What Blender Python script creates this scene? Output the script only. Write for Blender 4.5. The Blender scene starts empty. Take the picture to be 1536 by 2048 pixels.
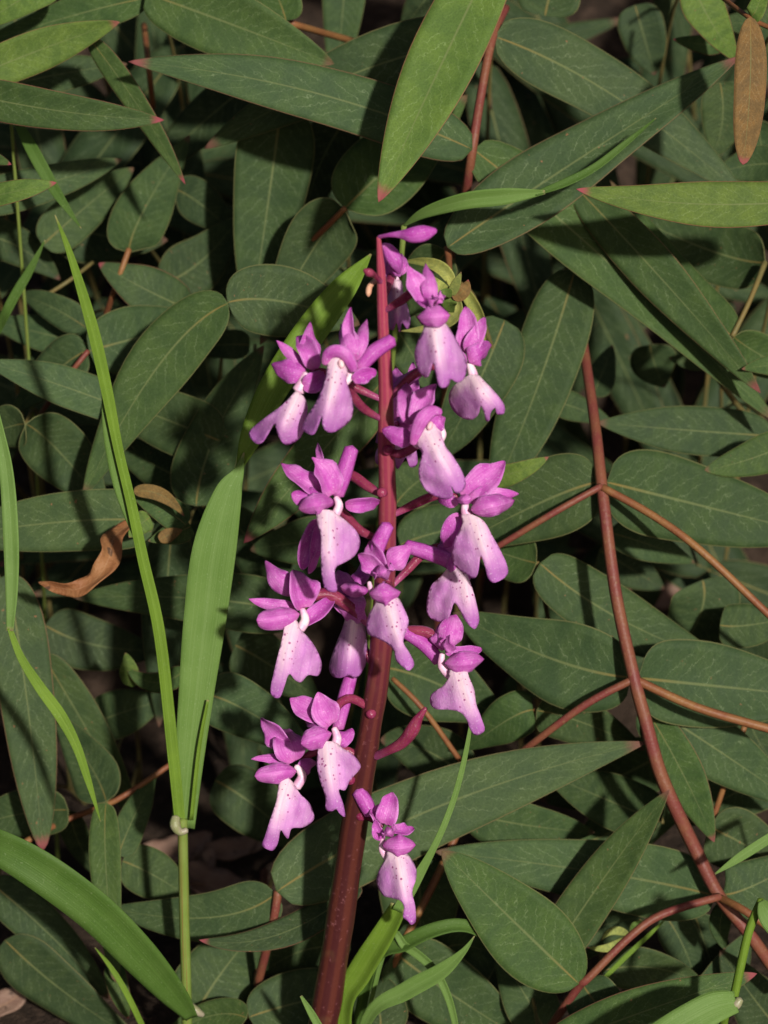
import bpy, bmesh, math, random
from mathutils import Vector, Matrix, noise
from mathutils.geometry import delaunay_2d_cdt
R = math.radians
random.seed(11)
scene = bpy.context.scene
COL = scene.collection

# ------------------------------------------------------------------ camera
PITCH, DIST, PX = R(23), 0.60, 1e-4          # one photograph pixel is 0.1 mm at the orchid
FWD = Vector((0, math.cos(PITCH), -math.sin(PITCH)))
UP = Vector((0, math.sin(PITCH), math.cos(PITCH)))
RIGHT = Vector((1, 0, 0))
CENTRE = Vector((0, 0, 0.1353))
cam = bpy.data.cameras.new('camera')
cam_o = bpy.data.objects.new('camera', cam)
COL.objects.link(cam_o)
cam_o.location = CENTRE - FWD * DIST
cam_o.rotation_euler = (math.pi / 2 - PITCH, 0, 0)
cam.sensor_fit = 'VERTICAL'
cam.sensor_height = 24
cam.lens = 24 * DIST / 0.2048
cam.clip_start, cam.clip_end = 0.02, 500
cam.dof.use_dof = True
cam.dof.focus_distance = DIST - 0.002
cam.dof.aperture_fstop = 15
scene.camera = cam_o

# ------------------------------------------------------------------ light
ldir = (FWD + RIGHT * -0.30 + UP * -0.11).normalized()     # the way the light travels
sun = bpy.data.lights.new('sun', 'SUN')  # sun lamp added in place of the camera flash
sun.energy, sun.angle, sun.color = 5.0, R(2.2), (1.0, 0.965, 0.90)
flash_sun_o = bpy.data.objects.new('sun', sun)
COL.objects.link(flash_sun_o)
flash_sun_o.rotation_euler = (-ldir).to_track_quat('Z', 'Y').to_euler()
flash_sun_o.location = (0.3, -0.6, 0.6)
world = bpy.data.worlds.new('World')
scene.world = world
world.use_nodes = True
wn = world.node_tree
sky = wn.nodes.new('ShaderNodeTexSky')
sky.sky_type = 'NISHITA'
sky.sun_disc = False
sky.dust_density = 3.0
sky.air_density = 0.8
sky.sun_elevation = math.asin(-ldir.z)
sky.sun_rotation = math.atan2(-ldir.x, -ldir.y)
wn.nodes['Background'].inputs['Strength'].default_value = 0.045
wn.links.new(sky.outputs[0], wn.nodes['Background'].inputs['Color'])
scene.view_settings.view_transform = 'Standard'
scene.view_settings.look = 'None'
scene.view_settings.exposure = 0.0
scene.view_settings.gamma = 1.0
scene.cycles.max_bounces = 5
scene.cycles.diffuse_bounces = 3
scene.cycles.glossy_bounces = 2
scene.cycles.transmission_bounces = 3


# ------------------------------------------------------------------ helpers
def P(x, y, w):
    """photograph pixel and depth behind the orchid (m) -> world point"""
    k = (DIST + w) / DIST * PX
    return CENTRE + FWD * w + RIGHT * ((x - 768) * k) + UP * ((1024 - y) * k)


LAY = [(-2, -.035), (-1, -.015), (0, .005), (1, .032), (2, .049), (3, .074), (4, .104), (5, .13), (7, .17)]


def W(l):
    for (a, wa), (b, wb) in zip(LAY, LAY[1:]):
        if l <= b:
            return wa + (wb - wa) * (l - a) / (b - a)
    return LAY[-1][1]


def WS(y):                                     # depth of the upright orchid stem at pixel row y
    return 0.025 - (2000 - y) * PX * math.tan(PITCH)


def bank(x, y):                                # height of the ground
    t = max(0.0, y - 0.165)
    h = 0.9 * t if t < 0.5 else 0.45 + 0.02 * (t - .5)
    n = noise.noise(Vector((x * 18, y * 18, 3))) * .006 + noise.noise(Vector((x * 70, y * 70, 9))) * .0022
    return h + n * (1 if abs(x) < 1.5 and -1 < y < 1.5 else 0)


def cr(pts, n):
    """Catmull-Rom through pts (tuples), n samples per span"""
    out = []
    q = [pts[0]] + list(pts) + [pts[-1]]
    for i in range(1, len(q) - 2):
        p0, p1, p2, p3 = q[i - 1], q[i], q[i + 1], q[i + 2]
        for k in range(n):
            t = k / n
            out.append(tuple(.5 * (2 * b + (c - a) * t + (2 * a - 5 * b + 4 * c - d) * t * t +
                                   (3 * b - a - 3 * c + d) * t ** 3) for a, b, c, d in zip(p0, p1, p2, p3)))
    out.append(tuple(pts[-1]))
    return out


def mesh_obj(name, verts, faces, mat, parent, uvs=None, smooth=True):
    org = parent_org(parent) if parent else Vector((0, 0, 0))
    me = bpy.data.meshes.new(name)
    me.from_pydata([tuple(v - org) for v in verts], [], faces)
    if uvs:
        uvl = me.uv_layers.new(name='UVMap')
        for lp in me.loops:
            uvl.data[lp.index].uv = uvs[lp.vertex_index]
    if smooth:
        me.polygons.foreach_set('use_smooth', [True] * len(me.polygons))
    me.materials.append(mat)
    me.update()
    o = bpy.data.objects.new(name, me)
    COL.objects.link(o)
    if parent:
        o.parent = parent
    return o


def parent_org(p):
    v = Vector((0, 0, 0))
    while p:
        v = v + p.location
        p = p.parent
    return v


def thing(name, label, cat, loc, group=None):
    o = bpy.data.objects.new(name, None)
    o.empty_display_size = 0.01
    COL.objects.link(o)
    o.location = loc
    o['label'] = label
    o['category'] = cat
    if group:
        o['group'] = group
    return o


def blade_mesh(ctr, hw, rolls, cup, thick, nv=6, wav=0.0, seed=0.0, face=None):
    """a thin closed blade: centre points, half widths, roll angles; cup > 0 lifts the edges to the viewer"""
    n = len(ctr)
    verts, uvs, faces = [], [], []
    toward = face if face else -FWD
    L = 0
    lens = [0]
    for i in range(1, n):
        L += (ctr[i] - ctr[i - 1]).length
        lens.append(L)
    nor = []
    for i in range(n):
        T = (ctr[min(i + 1, n - 1)] - ctr[max(i - 1, 0)])
        T = T.normalized() if T.length > 1e-9 else Vector((0, 0, 1))
        S = T.cross(toward)
        if S.length < 1e-3:
            S = T.cross(RIGHT)
        S.normalize()
        q = Matrix.Rotation(rolls[i], 3, T)
        S = q @ S
        N = S.cross(T).normalized()
        if N.dot(toward) < 0 and abs(rolls[i]) < 1.5:
            N = -N
        nor.append((S, N))
    for side in (0, 1):
        for i in range(n):
            S, N = nor[i]
            for j in range(nv + 1):
                v = j / nv * 2 - 1
                wob = wav * math.sin(lens[i] / L * 13 + seed * 7 + (2 if v > 0 else 0)) * abs(v) ** 2 * hw[i]
                p = ctr[i] + S * (v * hw[i]) + N * (cup * hw[i] * (abs(v) ** 1.5) + wob)
                if side:
                    p = p - N * thick
                verts.append(p)
                uvs.append((lens[i] / L, v * .5 + .5))
    m = nv + 1
    off = n * m
    for i in range(n - 1):
        for j in range(nv):
            a, b, c, d = i * m + j, i * m + j + 1, (i + 1) * m + j + 1, (i + 1) * m + j
            faces.append((a, b, c, d))
            faces.append((d + off, c + off, b + off, a + off))
        for j in (0, nv):
            a, b = i * m + j, (i + 1) * m + j
            faces.append((a, b, b + off, a + off) if j == 0 else (b, a, a + off, b + off))
    for i in (0, n - 1):
        for j in range(nv):
            a, b = i * m + j, i * m + j + 1
            faces.append((b, a, a + off, b + off) if i == 0 else (a, b, b + off, a + off))
    return verts, faces, uvs


def prof(t, a, b):
    pk = a / (a + b)
    return (max(t, 0) ** a * max(1 - t, 0) ** b) / (pk ** a * (1 - pk) ** b)


def bez(b, m, t, n):
    c = tuple(2 * mm - .5 * (bb + tt) for bb, mm, tt in zip(b, m, t))
    out = []
    for i in range(n + 1):
        s = .5 - .5 * math.cos(math.pi * i / n)
        s = .65 * s + .35 * i / n
        out.append((s, tuple((1 - s) ** 2 * bb + 2 * s * (1 - s) * cc + s * s * tt for bb, cc, tt in zip(b, c, t))))
    return out


def tube(name, pts, mat, parent, ns=8, per=5, flat=1.0):
    """pts: (x, y, w, r_px)"""
    q = cr(pts, per)
    ctr = [P(a, b, c) for a, b, c, r in q]
    rad = [max(r, .3) * PX * (DIST + c) / DIST for a, b, c, r in q]
    return tube_world(name, ctr, rad, mat, parent, ns, flat)


def tube_world(name, ctr, rad, mat, parent, ns=8, flat=1.0):
    verts, faces, uvs = [], [], []
    n = len(ctr)
    prev = None
    L = 0
    for i in range(n):
        T = (ctr[min(i + 1, n - 1)] - ctr[max(i - 1, 0)]).normalized()
        if prev is None:
            A = T.cross(FWD)
            if A.length < 1e-3:
                A = T.cross(RIGHT)
            A.normalize()
        else:
            A = (prev - T * prev.dot(T)).normalized()
        prev = A
        B = T.cross(A)
        if i:
            L += (ctr[i] - ctr[i - 1]).length
        for k in range(ns):
            an = 2 * math.pi * k / ns
            verts.append(ctr[i] + A * (math.cos(an) * rad[i]) + B * (math.sin(an) * rad[i] * flat))
            uvs.append((.9 * i / n, k / ns))
    for i in range(n - 1):
        for k in range(ns):
            a, b = i * ns + k, i * ns + (k + 1) % ns
            faces.append((a, b, b + ns, a + ns))
    for i in (0, n - 1):
        T = (ctr[1] - ctr[0]) if i == 0 else (ctr[-1] - ctr[-2])
        T.normalize()
        verts.append(ctr[i] + T * rad[i] * (.5 if i else -.5))
        uvs.append((0, 0))
        c = len(verts) - 1
        for k in range(ns):
            a, b = i * ns + k, i * ns + (k + 1) % ns
            faces.append((c, b, a) if i == 0 else (c, a, b))
    return mesh_obj(name, verts, faces, mat, parent, uvs)


# ------------------------------------------------------------------ materials
class NT:
    def __init__(s, name, rough=.5, spec=.4):
        s.m = bpy.data.materials.new(name)
        s.m.use_nodes = True
        s.t = s.m.node_tree
        s.b = s.t.nodes['Principled BSDF']
        s.b.inputs['Roughness'].default_value = rough
        s.b.inputs['Specular IOR Level'].default_value = spec

    def n(s, typ, **kw):
        nd = s.t.nodes.new('ShaderNode' + typ)
        for k, v in kw.items():
            setattr(nd, k, v)
        return nd

    def put(s, sock, v):
        if isinstance(v, bpy.types.NodeSocket):
            s.t.links.new(v, sock)
        else:
            sock.default_value = v

    def math(s, op, a, b=0.0, c=0.0, clamp=False):
        nd = s.n('Math', operation=op, use_clamp=clamp)
        s.put(nd.inputs[0], a)
        s.put(nd.inputs[1], b)
        s.put(nd.inputs[2], c)
        return nd.outputs[0]

    def mix(s, f, a, b, blend='MIX'):
        nd = s.n('Mix', data_type='RGBA', blend_type=blend)
        s.put(nd.inputs[0], f)
        s.put(nd.inputs[6], a)
        s.put(nd.inputs[7], b)
        return nd.outputs[2]

    def ramp(s, x, lo, hi):
        nd = s.n('MapRange', interpolation_type='SMOOTHSTEP')
        s.put(nd.inputs[0], x)
        nd.inputs[1].default_value, nd.inputs[2].default_value = lo, hi
        return nd.outputs[0]

    def noise(s, scale, detail=2, vec=None, rough=.5):
        nd = s.n('TexNoise')
        nd.inputs['Scale'].default_value = scale
        nd.inputs['Detail'].default_value = detail
        nd.inputs['Roughness'].default_value = rough
        if vec is None:
            vec = s.n('TexCoord').outputs['Object']
        s.t.links.new(vec, nd.inputs['Vector'])
        return nd.outputs[0]

    def uv(s):
        sp = s.n('SeparateXYZ')
        tc = s.n('TexCoord')
        s.t.links.new(tc.outputs['UV'], sp.inputs[0])
        return sp.outputs[0], sp.outputs[1], tc.outputs['UV']

    def bump(s, h, strength, dist=.0003):
        nd = s.n('Bump')
        nd.inputs['Strength'].default_value = strength
        nd.inputs['Distance'].default_value = dist
        s.put(nd.inputs['Height'], h)
        s.t.links.new(nd.outputs[0], s.b.inputs['Normal'])

    def out(s, col, transl=0.0):
        s.put(s.b.inputs['Base Color'], col)
        if transl:
            tr = s.n('BsdfTranslucent')
            s.put(tr.inputs[0], col)
            mx = s.n('MixShader')
            mx.inputs[0].default_value = transl
            s.t.links.new(s.b.outputs[0], mx.inputs[1])
            s.t.links.new(tr.outputs[0], mx.inputs[2])
            s.t.links.new(mx.outputs[0], s.t.nodes['Material Output'].inputs[0])
        return s.m


def rgba(*c):
    return (c[0], c[1], c[2], 1)


def make_leaf_mat():
    s = NT('gum_leaf', .7, .14)
    u, v, uv = s.uv()
    oi = s.n('ObjectInfo')
    col, alpha, rnd = oi.outputs['Color'], oi.outputs['Alpha'], oi.outputs['Random']
    av = s.math('ABSOLUTE', s.math('SUBTRACT', s.math('MULTIPLY', v, 2), 1))
    # per-leaf offset noise
    comb = s.n('CombineXYZ')
    s.put(comb.inputs[0], s.math('MULTIPLY', u, 6))
    s.put(comb.inputs[1], v)
    s.put(comb.inputs[2], s.math('MULTIPLY', rnd, 50))
    n1 = s.noise(2.2, 3, comb.outputs[0])
    n2 = s.noise(9, 3, comb.outputs[0])
    n3 = s.noise(2600, 2)
    tint = s.mix(s.ramp(n1, .3, .7), (.80, .84, .84, 1), (1.14, 1.1, 1.0, 1))
    base = s.mix(1.0, col, tint, 'MULTIPLY')
    speck = s.mix(s.ramp(n3, .25, .75), (.86, .86, .88, 1), (1.14, 1.13, 1.13, 1))
    base = s.mix(1.0, base, speck, 'MULTIPLY')
    # veins: pinnate, forward-running, wobbling
    ph = s.math('SUBTRACT', s.math('MULTIPLY', u, 15), s.math('MULTIPLY', av, 2.6))
    ph = s.math('ADD', ph, s.math('MULTIPLY', n2, 1.1))
    fr = s.math('ABSOLUTE', s.math('SUBTRACT', s.math('FRACT', ph), .5))
    side = s.math('SUBTRACT', 1, s.ramp(fr, .0, .05))
    inm = s.math('SUBTRACT', 1, s.ramp(s.math('ABSOLUTE', s.math('SUBTRACT', av, s.math('ADD', .60, s.math('MULTIPLY', n2, .45)))), 0, .02))
    vo = s.n('TexVoronoi', feature='DISTANCE_TO_EDGE')
    vo.inputs['Scale'].default_value = 7
    s.t.links.new(comb.outputs[0], vo.inputs['Vector'])
    net = s.math('SUBTRACT', 1, s.ramp(vo.outputs['Distance'], 0, .05))
    side = s.math('MULTIPLY', side, s.math('SUBTRACT', 1, s.ramp(av, .55, .95)))
    lines = s.math('ADD', s.math('MULTIPLY', side, .55), s.math('ADD', s.math('MULTIPLY', inm, .10), s.math('MULTIPLY', net, .13)), clamp=True)
    lines = s.math('MULTIPLY', lines, s.ramp(n1, .22, .62))
    pale = s.mix(1.0, s.mix(.3, col, (.2, .22, .15, 1)), (1.7, 1.7, 1.6, 1), 'MULTIPLY')
    c = s.mix(lines, base, pale)
    midw = s.math('SUBTRACT', .034, s.math('MULTIPLY', u, .016))
    mid = s.math('SUBTRACT', 1, s.ramp(s.math('SUBTRACT', av, midw), -.018, .018))
    midc = s.mix(s.ramp(u, .0, .28), (.19, .13, .035, 1), (.125, .145, .055, 1))
    c = s.mix(s.math('MULTIPLY', mid, s.math('SUBTRACT', .72, s.math('MULTIPLY', u, .38))), c, midc)
    # thin pale or red margin and red tip
    edge = s.ramp(av, .962, .992)
    edgec = s.mix(alpha, (.14, .15, .055, 1), (.26, .055, .06, 1))
    c = s.mix(s.math('MULTIPLY', edge, .6), c, edgec)
    tip = s.math('MULTIPLY', s.ramp(s.math('ADD', u, s.math('MULTIPLY', n2, .03)), .945, .995), s.math('ADD', s.math('MULTIPLY', alpha, .75), .2))
    c = s.mix(tip, c, (.24, .04, .06, 1))
    # small brown flaws on some leaves
    fl = s.ramp(n2, .715, .735)
    c = s.mix(s.math('MULTIPLY', fl, s.math('GREATER_THAN', rnd, .55)), c, (.16, .085, .04, 1))
    s.bump(n3, .25, .00015)
    s.put(s.b.inputs['Roughness'], s.math('ADD', .60, s.math('MULTIPLY', n1, .2)))
    return s.out(c)


def make_stem_mat(name, c1, c2, c3):
    s = NT(name, .5, .25)
    n1 = s.noise(160, 3)
    n2 = s.noise(1500, 3)
    geo = s.n('NewGeometry')
    sp = s.n('SeparateXYZ')
    s.t.links.new(geo.outputs['Normal'], sp.inputs[0])
    c = s.mix(s.ramp(n1, .35, .68), c1, c2)
    c = s.mix(s.math('MULTIPLY', s.ramp(n2, .55, .75), .6), c, c3)
    s.bump(n2, .4, .0003)
    return s.out(c)


def make_orchid_stem_mat():
    s = NT('orchid_stem', .34, .3)
    u, v, uv = s.uv()
    st = s.n('TexWave', bands_direction='Y')
    st.inputs['Scale'].default_value = 2.3
    st.inputs['Distortion'].default_value = 5
    st.inputs['Detail'].default_value = 2
    s.t.links.new(uv, st.inputs['Vector'])
    n2 = s.noise(900, 3)
    tc = s.n('TexCoord')
    sp = s.n('SeparateXYZ')
    s.t.links.new(tc.outputs['Object'], sp.inputs[0])
    hi = s.ramp(sp.outputs[2], .08, .19)
    low = s.mix(s.ramp(st.outputs['Fac'], .2, .9), (.052, .012, .012, 1), (.080, .020, .014, 1))
    top = s.mix(s.ramp(st.outputs['Fac'], .2, .9), (.30, .038, .08, 1), (.34, .065, .09, 1))
    c = s.mix(hi, low, top)
    gr = s.noise(75, 3)
    c = s.mix(s.math('MULTIPLY', s.ramp(gr, .58, .72), .45), c, (.22, .16, .06, 1))
    c = s.mix(s.math('MULTIPLY', s.ramp(n2, .60, .8), .35), c, (.36, .14, .15, 1))
    s.bump(s.math('ADD', s.math('MULTIPLY', st.outputs['Fac'], .15), n2), .35, .0003)
    return s.out(c)


def make_petal_mat(name, inner, outer, vein, glint=.42, rough=.46):
    s = NT(name, rough, .28)
    u, v, uv = s.uv()
    n1 = s.noise(420, 3)
    n2 = s.noise(2700, 2)
    wv = s.n('TexWave', bands_direction='Y')
    wv.inputs['Scale'].default_value = 1.5
    wv.inputs['Distortion'].default_value = 4.5
    wv.inputs['Detail'].default_value = 2
    s.t.links.new(uv, wv.inputs['Vector'])
    c = s.mix(s.ramp(n1, .3, .7), inner, outer)
    c = s.mix(s.math('MULTIPLY', s.ramp(wv.outputs['Fac'], .78, .99), .20), c, vein)
    av = s.math('ABSOLUTE', s.math('SUBTRACT', s.math('MULTIPLY', v, 2), 1))
    vw = s.math('ABSOLUTE', s.math('SUBTRACT', s.math('FRACT', s.math('ADD', s.math('MULTIPLY', v, 5), s.math('MULTIPLY', n1, .5))), .5))
    c = s.mix(s.math('MULTIPLY', s.math('SUBTRACT', 1, s.ramp(vw, .03, .14)), .30), c, vein)
    c = s.mix(s.math('MULTIPLY', s.math('SUBTRACT', 1, s.ramp(u, .0, .22)), .5), c, (.62, .16, .42, 1))
    c = s.mix(s.math('MULTIPLY', s.ramp(av, .8, 1), .4), c, (.66, .32, .66, 1))
    c = s.mix(s.math('MULTIPLY', s.ramp(u, .80, 1), .35), c, vein)
    c = s.mix(s.math('MULTIPLY', s.ramp(n2, .58, .75), glint), c, (.84, .58, .82, 1))  # pale specks paint tiny glitter highlights into the colour
    s.bump(s.math('ADD', n2, s.math('MULTIPLY', wv.outputs['Fac'], -.2)), .6, .0002)
    return s.out(c, .30)


def make_lip_mat():
    s = NT('orchid_lip', .48, .22)
    u, v, uv = s.uv()
    n1 = s.noise(330, 3)
    n2 = s.noise(2600, 2)
    av = s.math('ABSOLUTE', s.math('SUBTRACT', s.math('MULTIPLY', v, 2), 1))
    av = s.math('ADD', av, s.math('MULTIPLY', s.math('SUBTRACT', n1, .5), .22))
    lil = s.mix(s.ramp(n1, .3, .7), (.63, .235, .60, 1), (.73, .345, .69, 1))
    core = s.math('SUBTRACT', 1, s.ramp(s.math('ADD', av, s.math('MULTIPLY', u, .34)), .05, .60))
    core = s.math('MULTIPLY', core, s.math('SUBTRACT', 1, s.ramp(u, .40, .92)))
    top = s.math('SUBTRACT', 1, s.ramp(u, .02, .26))
    core = s.math('MAXIMUM', core, s.math('MULTIPLY', top, .92))
    c = s.mix(s.math('MULTIPLY', core, .88), lil, (.90, .70, .74, 1))
    c = s.mix(s.math('MULTIPLY', s.ramp(u, .62, 1), .75), c, (.50, .13, .52, 1))
    # radiating veins, darker
    wv = s.n('TexWave', bands_direction='Y')
    wv.inputs['Scale'].default_value = 3.0
    wv.inputs['Distortion'].default_value = 1.6
    wv.inputs['Detail'].default_value = 1
    s.t.links.new(uv, wv.inputs['Vector'])
    c = s.mix(s.math('MULTIPLY', s.ramp(wv.outputs['Fac'], .8, 1), .16), c, (.42, .12, .5, 1))
    # purple spots in the throat, in clusters
    vo = s.n('TexVoronoi')
    vo.inputs['Scale'].default_value = 1150
    vo.inputs['Randomness'].default_value = .9
    tc = s.n('TexCoord')
    s.t.links.new(tc.outputs['Object'], vo.inputs['Vector'])
    sep = s.n('SeparateColor')
    s.t.links.new(vo.outputs['Color'], sep.inputs[0])
    size = s.math('ADD', .15, s.math('MULTIPLY', sep.outputs[0], .17))
    dot = s.math('SUBTRACT', 1, s.ramp(s.math('SUBTRACT', vo.outputs['Distance'], size), -.07, .04))
    dot = s.math('MULTIPLY', dot, s.math('GREATER_THAN', sep.outputs[1], .30))
    msk = s.math('MULTIPLY', s.math('SUBTRACT', 1, s.ramp(av, .28, .42)), s.math('MULTIPLY', s.ramp(u, .04, .12), s.math('SUBTRACT', 1, s.ramp(u, .44, .66))))
    c = s.mix(s.math('MULTIPLY', dot, s.math('MULTIPLY', msk, .85)), c, (.33, .02, .20, 1))
    c = s.mix(s.math('MULTIPLY', s.ramp(n2, .58, .75), .45), c, (.9, .76, .88, 1))  # sparkle of the lip, painted in as pale specks
    s.bump(s.math('ADD', n2, s.math('MULTIPLY', wv.outputs['Fac'], .15)), .55, .0002)
    return s.out(c, .30)


def make_grass_mat(name, c1, c2, stripe, red=0.0):
    s = NT(name, .6, .18)
    u, v, uv = s.uv()
    mp = s.n('CombineXYZ')
    s.put(mp.inputs[0], s.math('MULTIPLY', u, 1.2))
    s.put(mp.inputs[1], s.math('MULTIPLY', v, 26))
    n1 = s.noise(1.0, 2, mp.outputs[0])
    n2 = s.noise(140, 3)
    n3 = s.noise(3000, 2)
    c = s.mix(s.ramp(n2, .3, .7), c1, c2)
    c = s.mix(s.math('MULTIPLY', s.ramp(n1, .45, .7), .5), c, stripe)
    av = s.math('ABSOLUTE', s.math('SUBTRACT', s.math('MULTIPLY', v, 2), 1))
    c = s.mix(s.math('MULTIPLY', s.math('SUBTRACT', 1, s.ramp(av, .02, .09)), .4), c, stripe)
    c = s.mix(s.math('MULTIPLY', s.ramp(n3, .6, .8), .3), c, (.30, .36, .20, 1))
    c = s.mix(s.math('MULTIPLY', s.ramp(u, .98, 1), .6), c, (.34, .25, .13, 1))
    if red:
        c = s.mix(s.math('MULTIPLY', s.ramp(n1, .56, .66), red), c, (.20, .045, .02, 1))
    s.bump(s.math('ADD', n1, s.math('MULTIPLY', n3, .4)), .5, .0002)
    return s.out(c, .10)


def make_dead_mat(name, c1, c2):
    s = NT(name, .6, .25)
    u, v, uv = s.uv()
    n1 = s.noise(240, 4)
    n2 = s.noise(1600, 3)
    c = s.mix(s.ramp(n1, .35, .7), c1, c2)
    c = s.mix(s.math('MULTIPLY', s.ramp(s.noise(330, 2), .60, .68), .8), c, (.055, .032, .022, 1))
    av = s.math('ABSOLUTE', s.math('SUBTRACT', s.math('MULTIPLY', v, 2), 1))
    c = s.mix(s.math('MULTIPLY', s.math('SUBTRACT', 1, s.ramp(av, .02, .08)), .35), c, (.3, .17, .09, 1))
    s.bump(n2, .6, .0005)
    return s.out(c)


def make_plain(name, c1, c2, rough=.45, scale=500, spec=.4):
    s = NT(name, rough, spec)
    n1 = s.noise(scale, 3)
    n2 = s.noise(scale * 7, 2)
    s.bump(n2, .4, .0002)
    return s.out(s.mix(s.ramp(n1, .35, .68), c1, c2))


def make_soil():
    s = NT('soil', .9, .15)
    n1, n2, n3 = s.noise(35, 4), s.noise(260, 5, None, .65), s.noise(1500, 3)
    c = s.mix(s.ramp(n1, .35, .65), (.024, .016, .011, 1), (.048, .031, .021, 1))
    c = s.mix(s.ramp(n2, .45, .7), c, (.070, .045, .031, 1))
    c = s.mix(s.math('MULTIPLY', s.ramp(n3, .6, .8), .6), c, (.02, .014, .010, 1))
    s.bump(s.math('ADD', n2, s.math('MULTIPLY', n3, .4)), .9, .003)
    return s.out(c)


M_LEAF = make_leaf_mat()
M_RED = make_stem_mat('red_stem', rgba(.145, .034, .028), rgba(.165, .058, .030), rgba(.19, .10, .05))
M_ORANGE = make_stem_mat('orange_twig', rgba(.17, .060, .026), rgba(.21, .10, .034), rgba(.15, .04, .025))
M_OLIVE = make_stem_mat('olive_twig', rgba(.15, .11, .035), rgba(.11, .10, .035), rgba(.19, .10, .04))
M_OSTEM = make_orchid_stem_mat()
M_OVARY = make_petal_mat('orchid_ovary', rgba(.25, .022, .08), rgba(.36, .055, .12), rgba(.24, .09, .04), .14, .2)
M_PETAL = make_petal_mat('orchid_petal', rgba(.58, .105, .49), rgba(.70, .22, .61), rgba(.42, .03, .31))
M_PETAL2 = make_petal_mat('orchid_petal_deep', rgba(.50, .070, .42), rgba(.61, .14, .54), rgba(.36, .02, .25))
M_LIP = make_lip_mat()
M_PALE = make_plain('orchid_throat', rgba(.68, .33, .51), rgba(.82, .60, .66), .4, 420)
M_ANTHER = make_plain('orchid_anther', rgba(.66, .34, .42), rgba(.80, .58, .56), .4, 900)
M_WITHER = make_plain('withered_petal', rgba(.52, .26, .16), rgba(.62, .36, .22), .5, 600)
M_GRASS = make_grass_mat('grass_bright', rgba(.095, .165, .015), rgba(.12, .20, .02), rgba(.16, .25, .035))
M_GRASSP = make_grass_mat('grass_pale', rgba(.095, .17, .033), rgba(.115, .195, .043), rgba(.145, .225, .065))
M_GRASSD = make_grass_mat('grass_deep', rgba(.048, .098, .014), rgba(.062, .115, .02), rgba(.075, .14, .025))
M_CULM = make_grass_mat('grass_culm', rgba(.13, .19, .03), rgba(.16, .22, .045), rgba(.21, .25, .07), .75)
M_COLLAR = make_plain('grass_collar', rgba(.20, .21, .09), rgba(.28, .24, .17), .4, 500)
M_DEAD = make_dead_mat('dead_leaf', rgba(.20, .078, .030), rgba(.25, .115, .045))
M_LITTER = make_dead_mat('litter_leaf', rgba(.16, .092, .066), rgba(.22, .14, .10))
M_SOIL = make_soil()

# ------------------------------------------------------------------ ground
def build_ground():
    xs = [-60, -15, -4, -1.6] + [-.6 + .03 * i for i in range(7)] + [-.39 + .0125 * i for i in range(63)] + [.42 + .03 * i for i in range(7)] + [1.6, 4, 15, 60]
    ys = [-60, -15, -4, -1.2, -.6, -.3] + [-.2 + .0125 * i for i in range(64)] + [.65, .8, 1.2, 2, 5, 20, 120]
    verts = [Vector((x, y, bank(x, y))) for y in ys for x in xs]
    n = len(xs)
    faces = [(j * n + i, j * n + i + 1, (j + 1) * n + i + 1, (j + 1) * n + i) for j in range(len(ys) - 1) for i in range(n - 1)]
    o = mesh_obj('ground', verts, faces, M_SOIL, None)
    o['kind'] = 'structure'


build_ground()

# ------------------------------------------------------------------ gum shoots
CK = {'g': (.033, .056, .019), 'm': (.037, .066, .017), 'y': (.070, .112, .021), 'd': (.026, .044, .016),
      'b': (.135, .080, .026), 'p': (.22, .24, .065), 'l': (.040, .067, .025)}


def leaf(parent, b, m, t, width, col='g', red=.15, roll=None, cup=None, a=.38, bb=.80, arch=None, wav=None, nu=24, nv=8, thick=.00022, name='leaf'):
    """b/t: (x, y, layer); m: (x, y) the midrib passes here halfway"""
    wb, wt = W(b[2]), W(t[2])
    if arch is None:
        arch = random.uniform(-.003, .004)
    wm = (wb + wt) / 2 - arch
    q = bez((b[0], b[1], wb), (m[0], m[1], wm), (t[0], t[1], wt), nu)
    ctr = [P(*p) for s, p in q]
    r0 = roll if roll is not None else random.uniform(-16, 16)
    r1 = r0 + random.uniform(-10, 10)
    sd = random.random() * 9
    hw = [max(.00003, width * (.5 if width < 70 else .525) * PX * (DIST + p[2]) / DIST * prof(s, a, bb) * (1 + .035 * math.sin(s * 9 + sd))) for s, p in q]
    rolls = [R(r0 + (r1 - r0) * s) for s, p in q]
    cup = cup if cup is not None else random.uniform(.02, .22)
    v, f, uv = blade_mesh(ctr, hw, rolls, cup, thick, nv, wav if wav is not None else .05, sd)
    o = mesh_obj(name, v, f, M_LEAF, parent, uv)
    k = random.uniform(.9, 1.1)
    c = CK[col]
    o.color = (c[0] * k * random.uniform(.95, 1.06), c[1] * k, c[2] * k * random.uniform(.92, 1.08), red)
    return o


def stem(parent, pts, mat, name='twig', per=5, ns=8):
    return tube(name, [(x, y, W(l), r) for x, y, l, r in pts], mat, parent, ns, per)


def tail(parent, p, mat, r=5, dx=None, down=None):
    """from a node the stem goes back under the leaves and down into the bank"""
    x, y, l = p
    a = P(x, y, W(l))
    ex = a.x + (dx if dx is not None else random.uniform(-.02, .02))
    ey = a.y + random.uniform(.08, .11)
    gz = bank(ex, ey)
    e = Vector((ex, ey, gz - .004))
    c = Vector(((a.x * .8 + ex * .2), a.y * .1 + ey * .9, (a.z * .9 + gz * .1)))
    n = 10
    ctr = [a * (1 - s) ** 2 + c * (2 * s * (1 - s)) + e * s * s for s in [i / n for i in range(n + 1)]]
    rad = [(r + i * .15) * PX for i in range(n + 1)]
    tube_world('stem', ctr, rad, mat, parent, 7)
    return e


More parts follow.
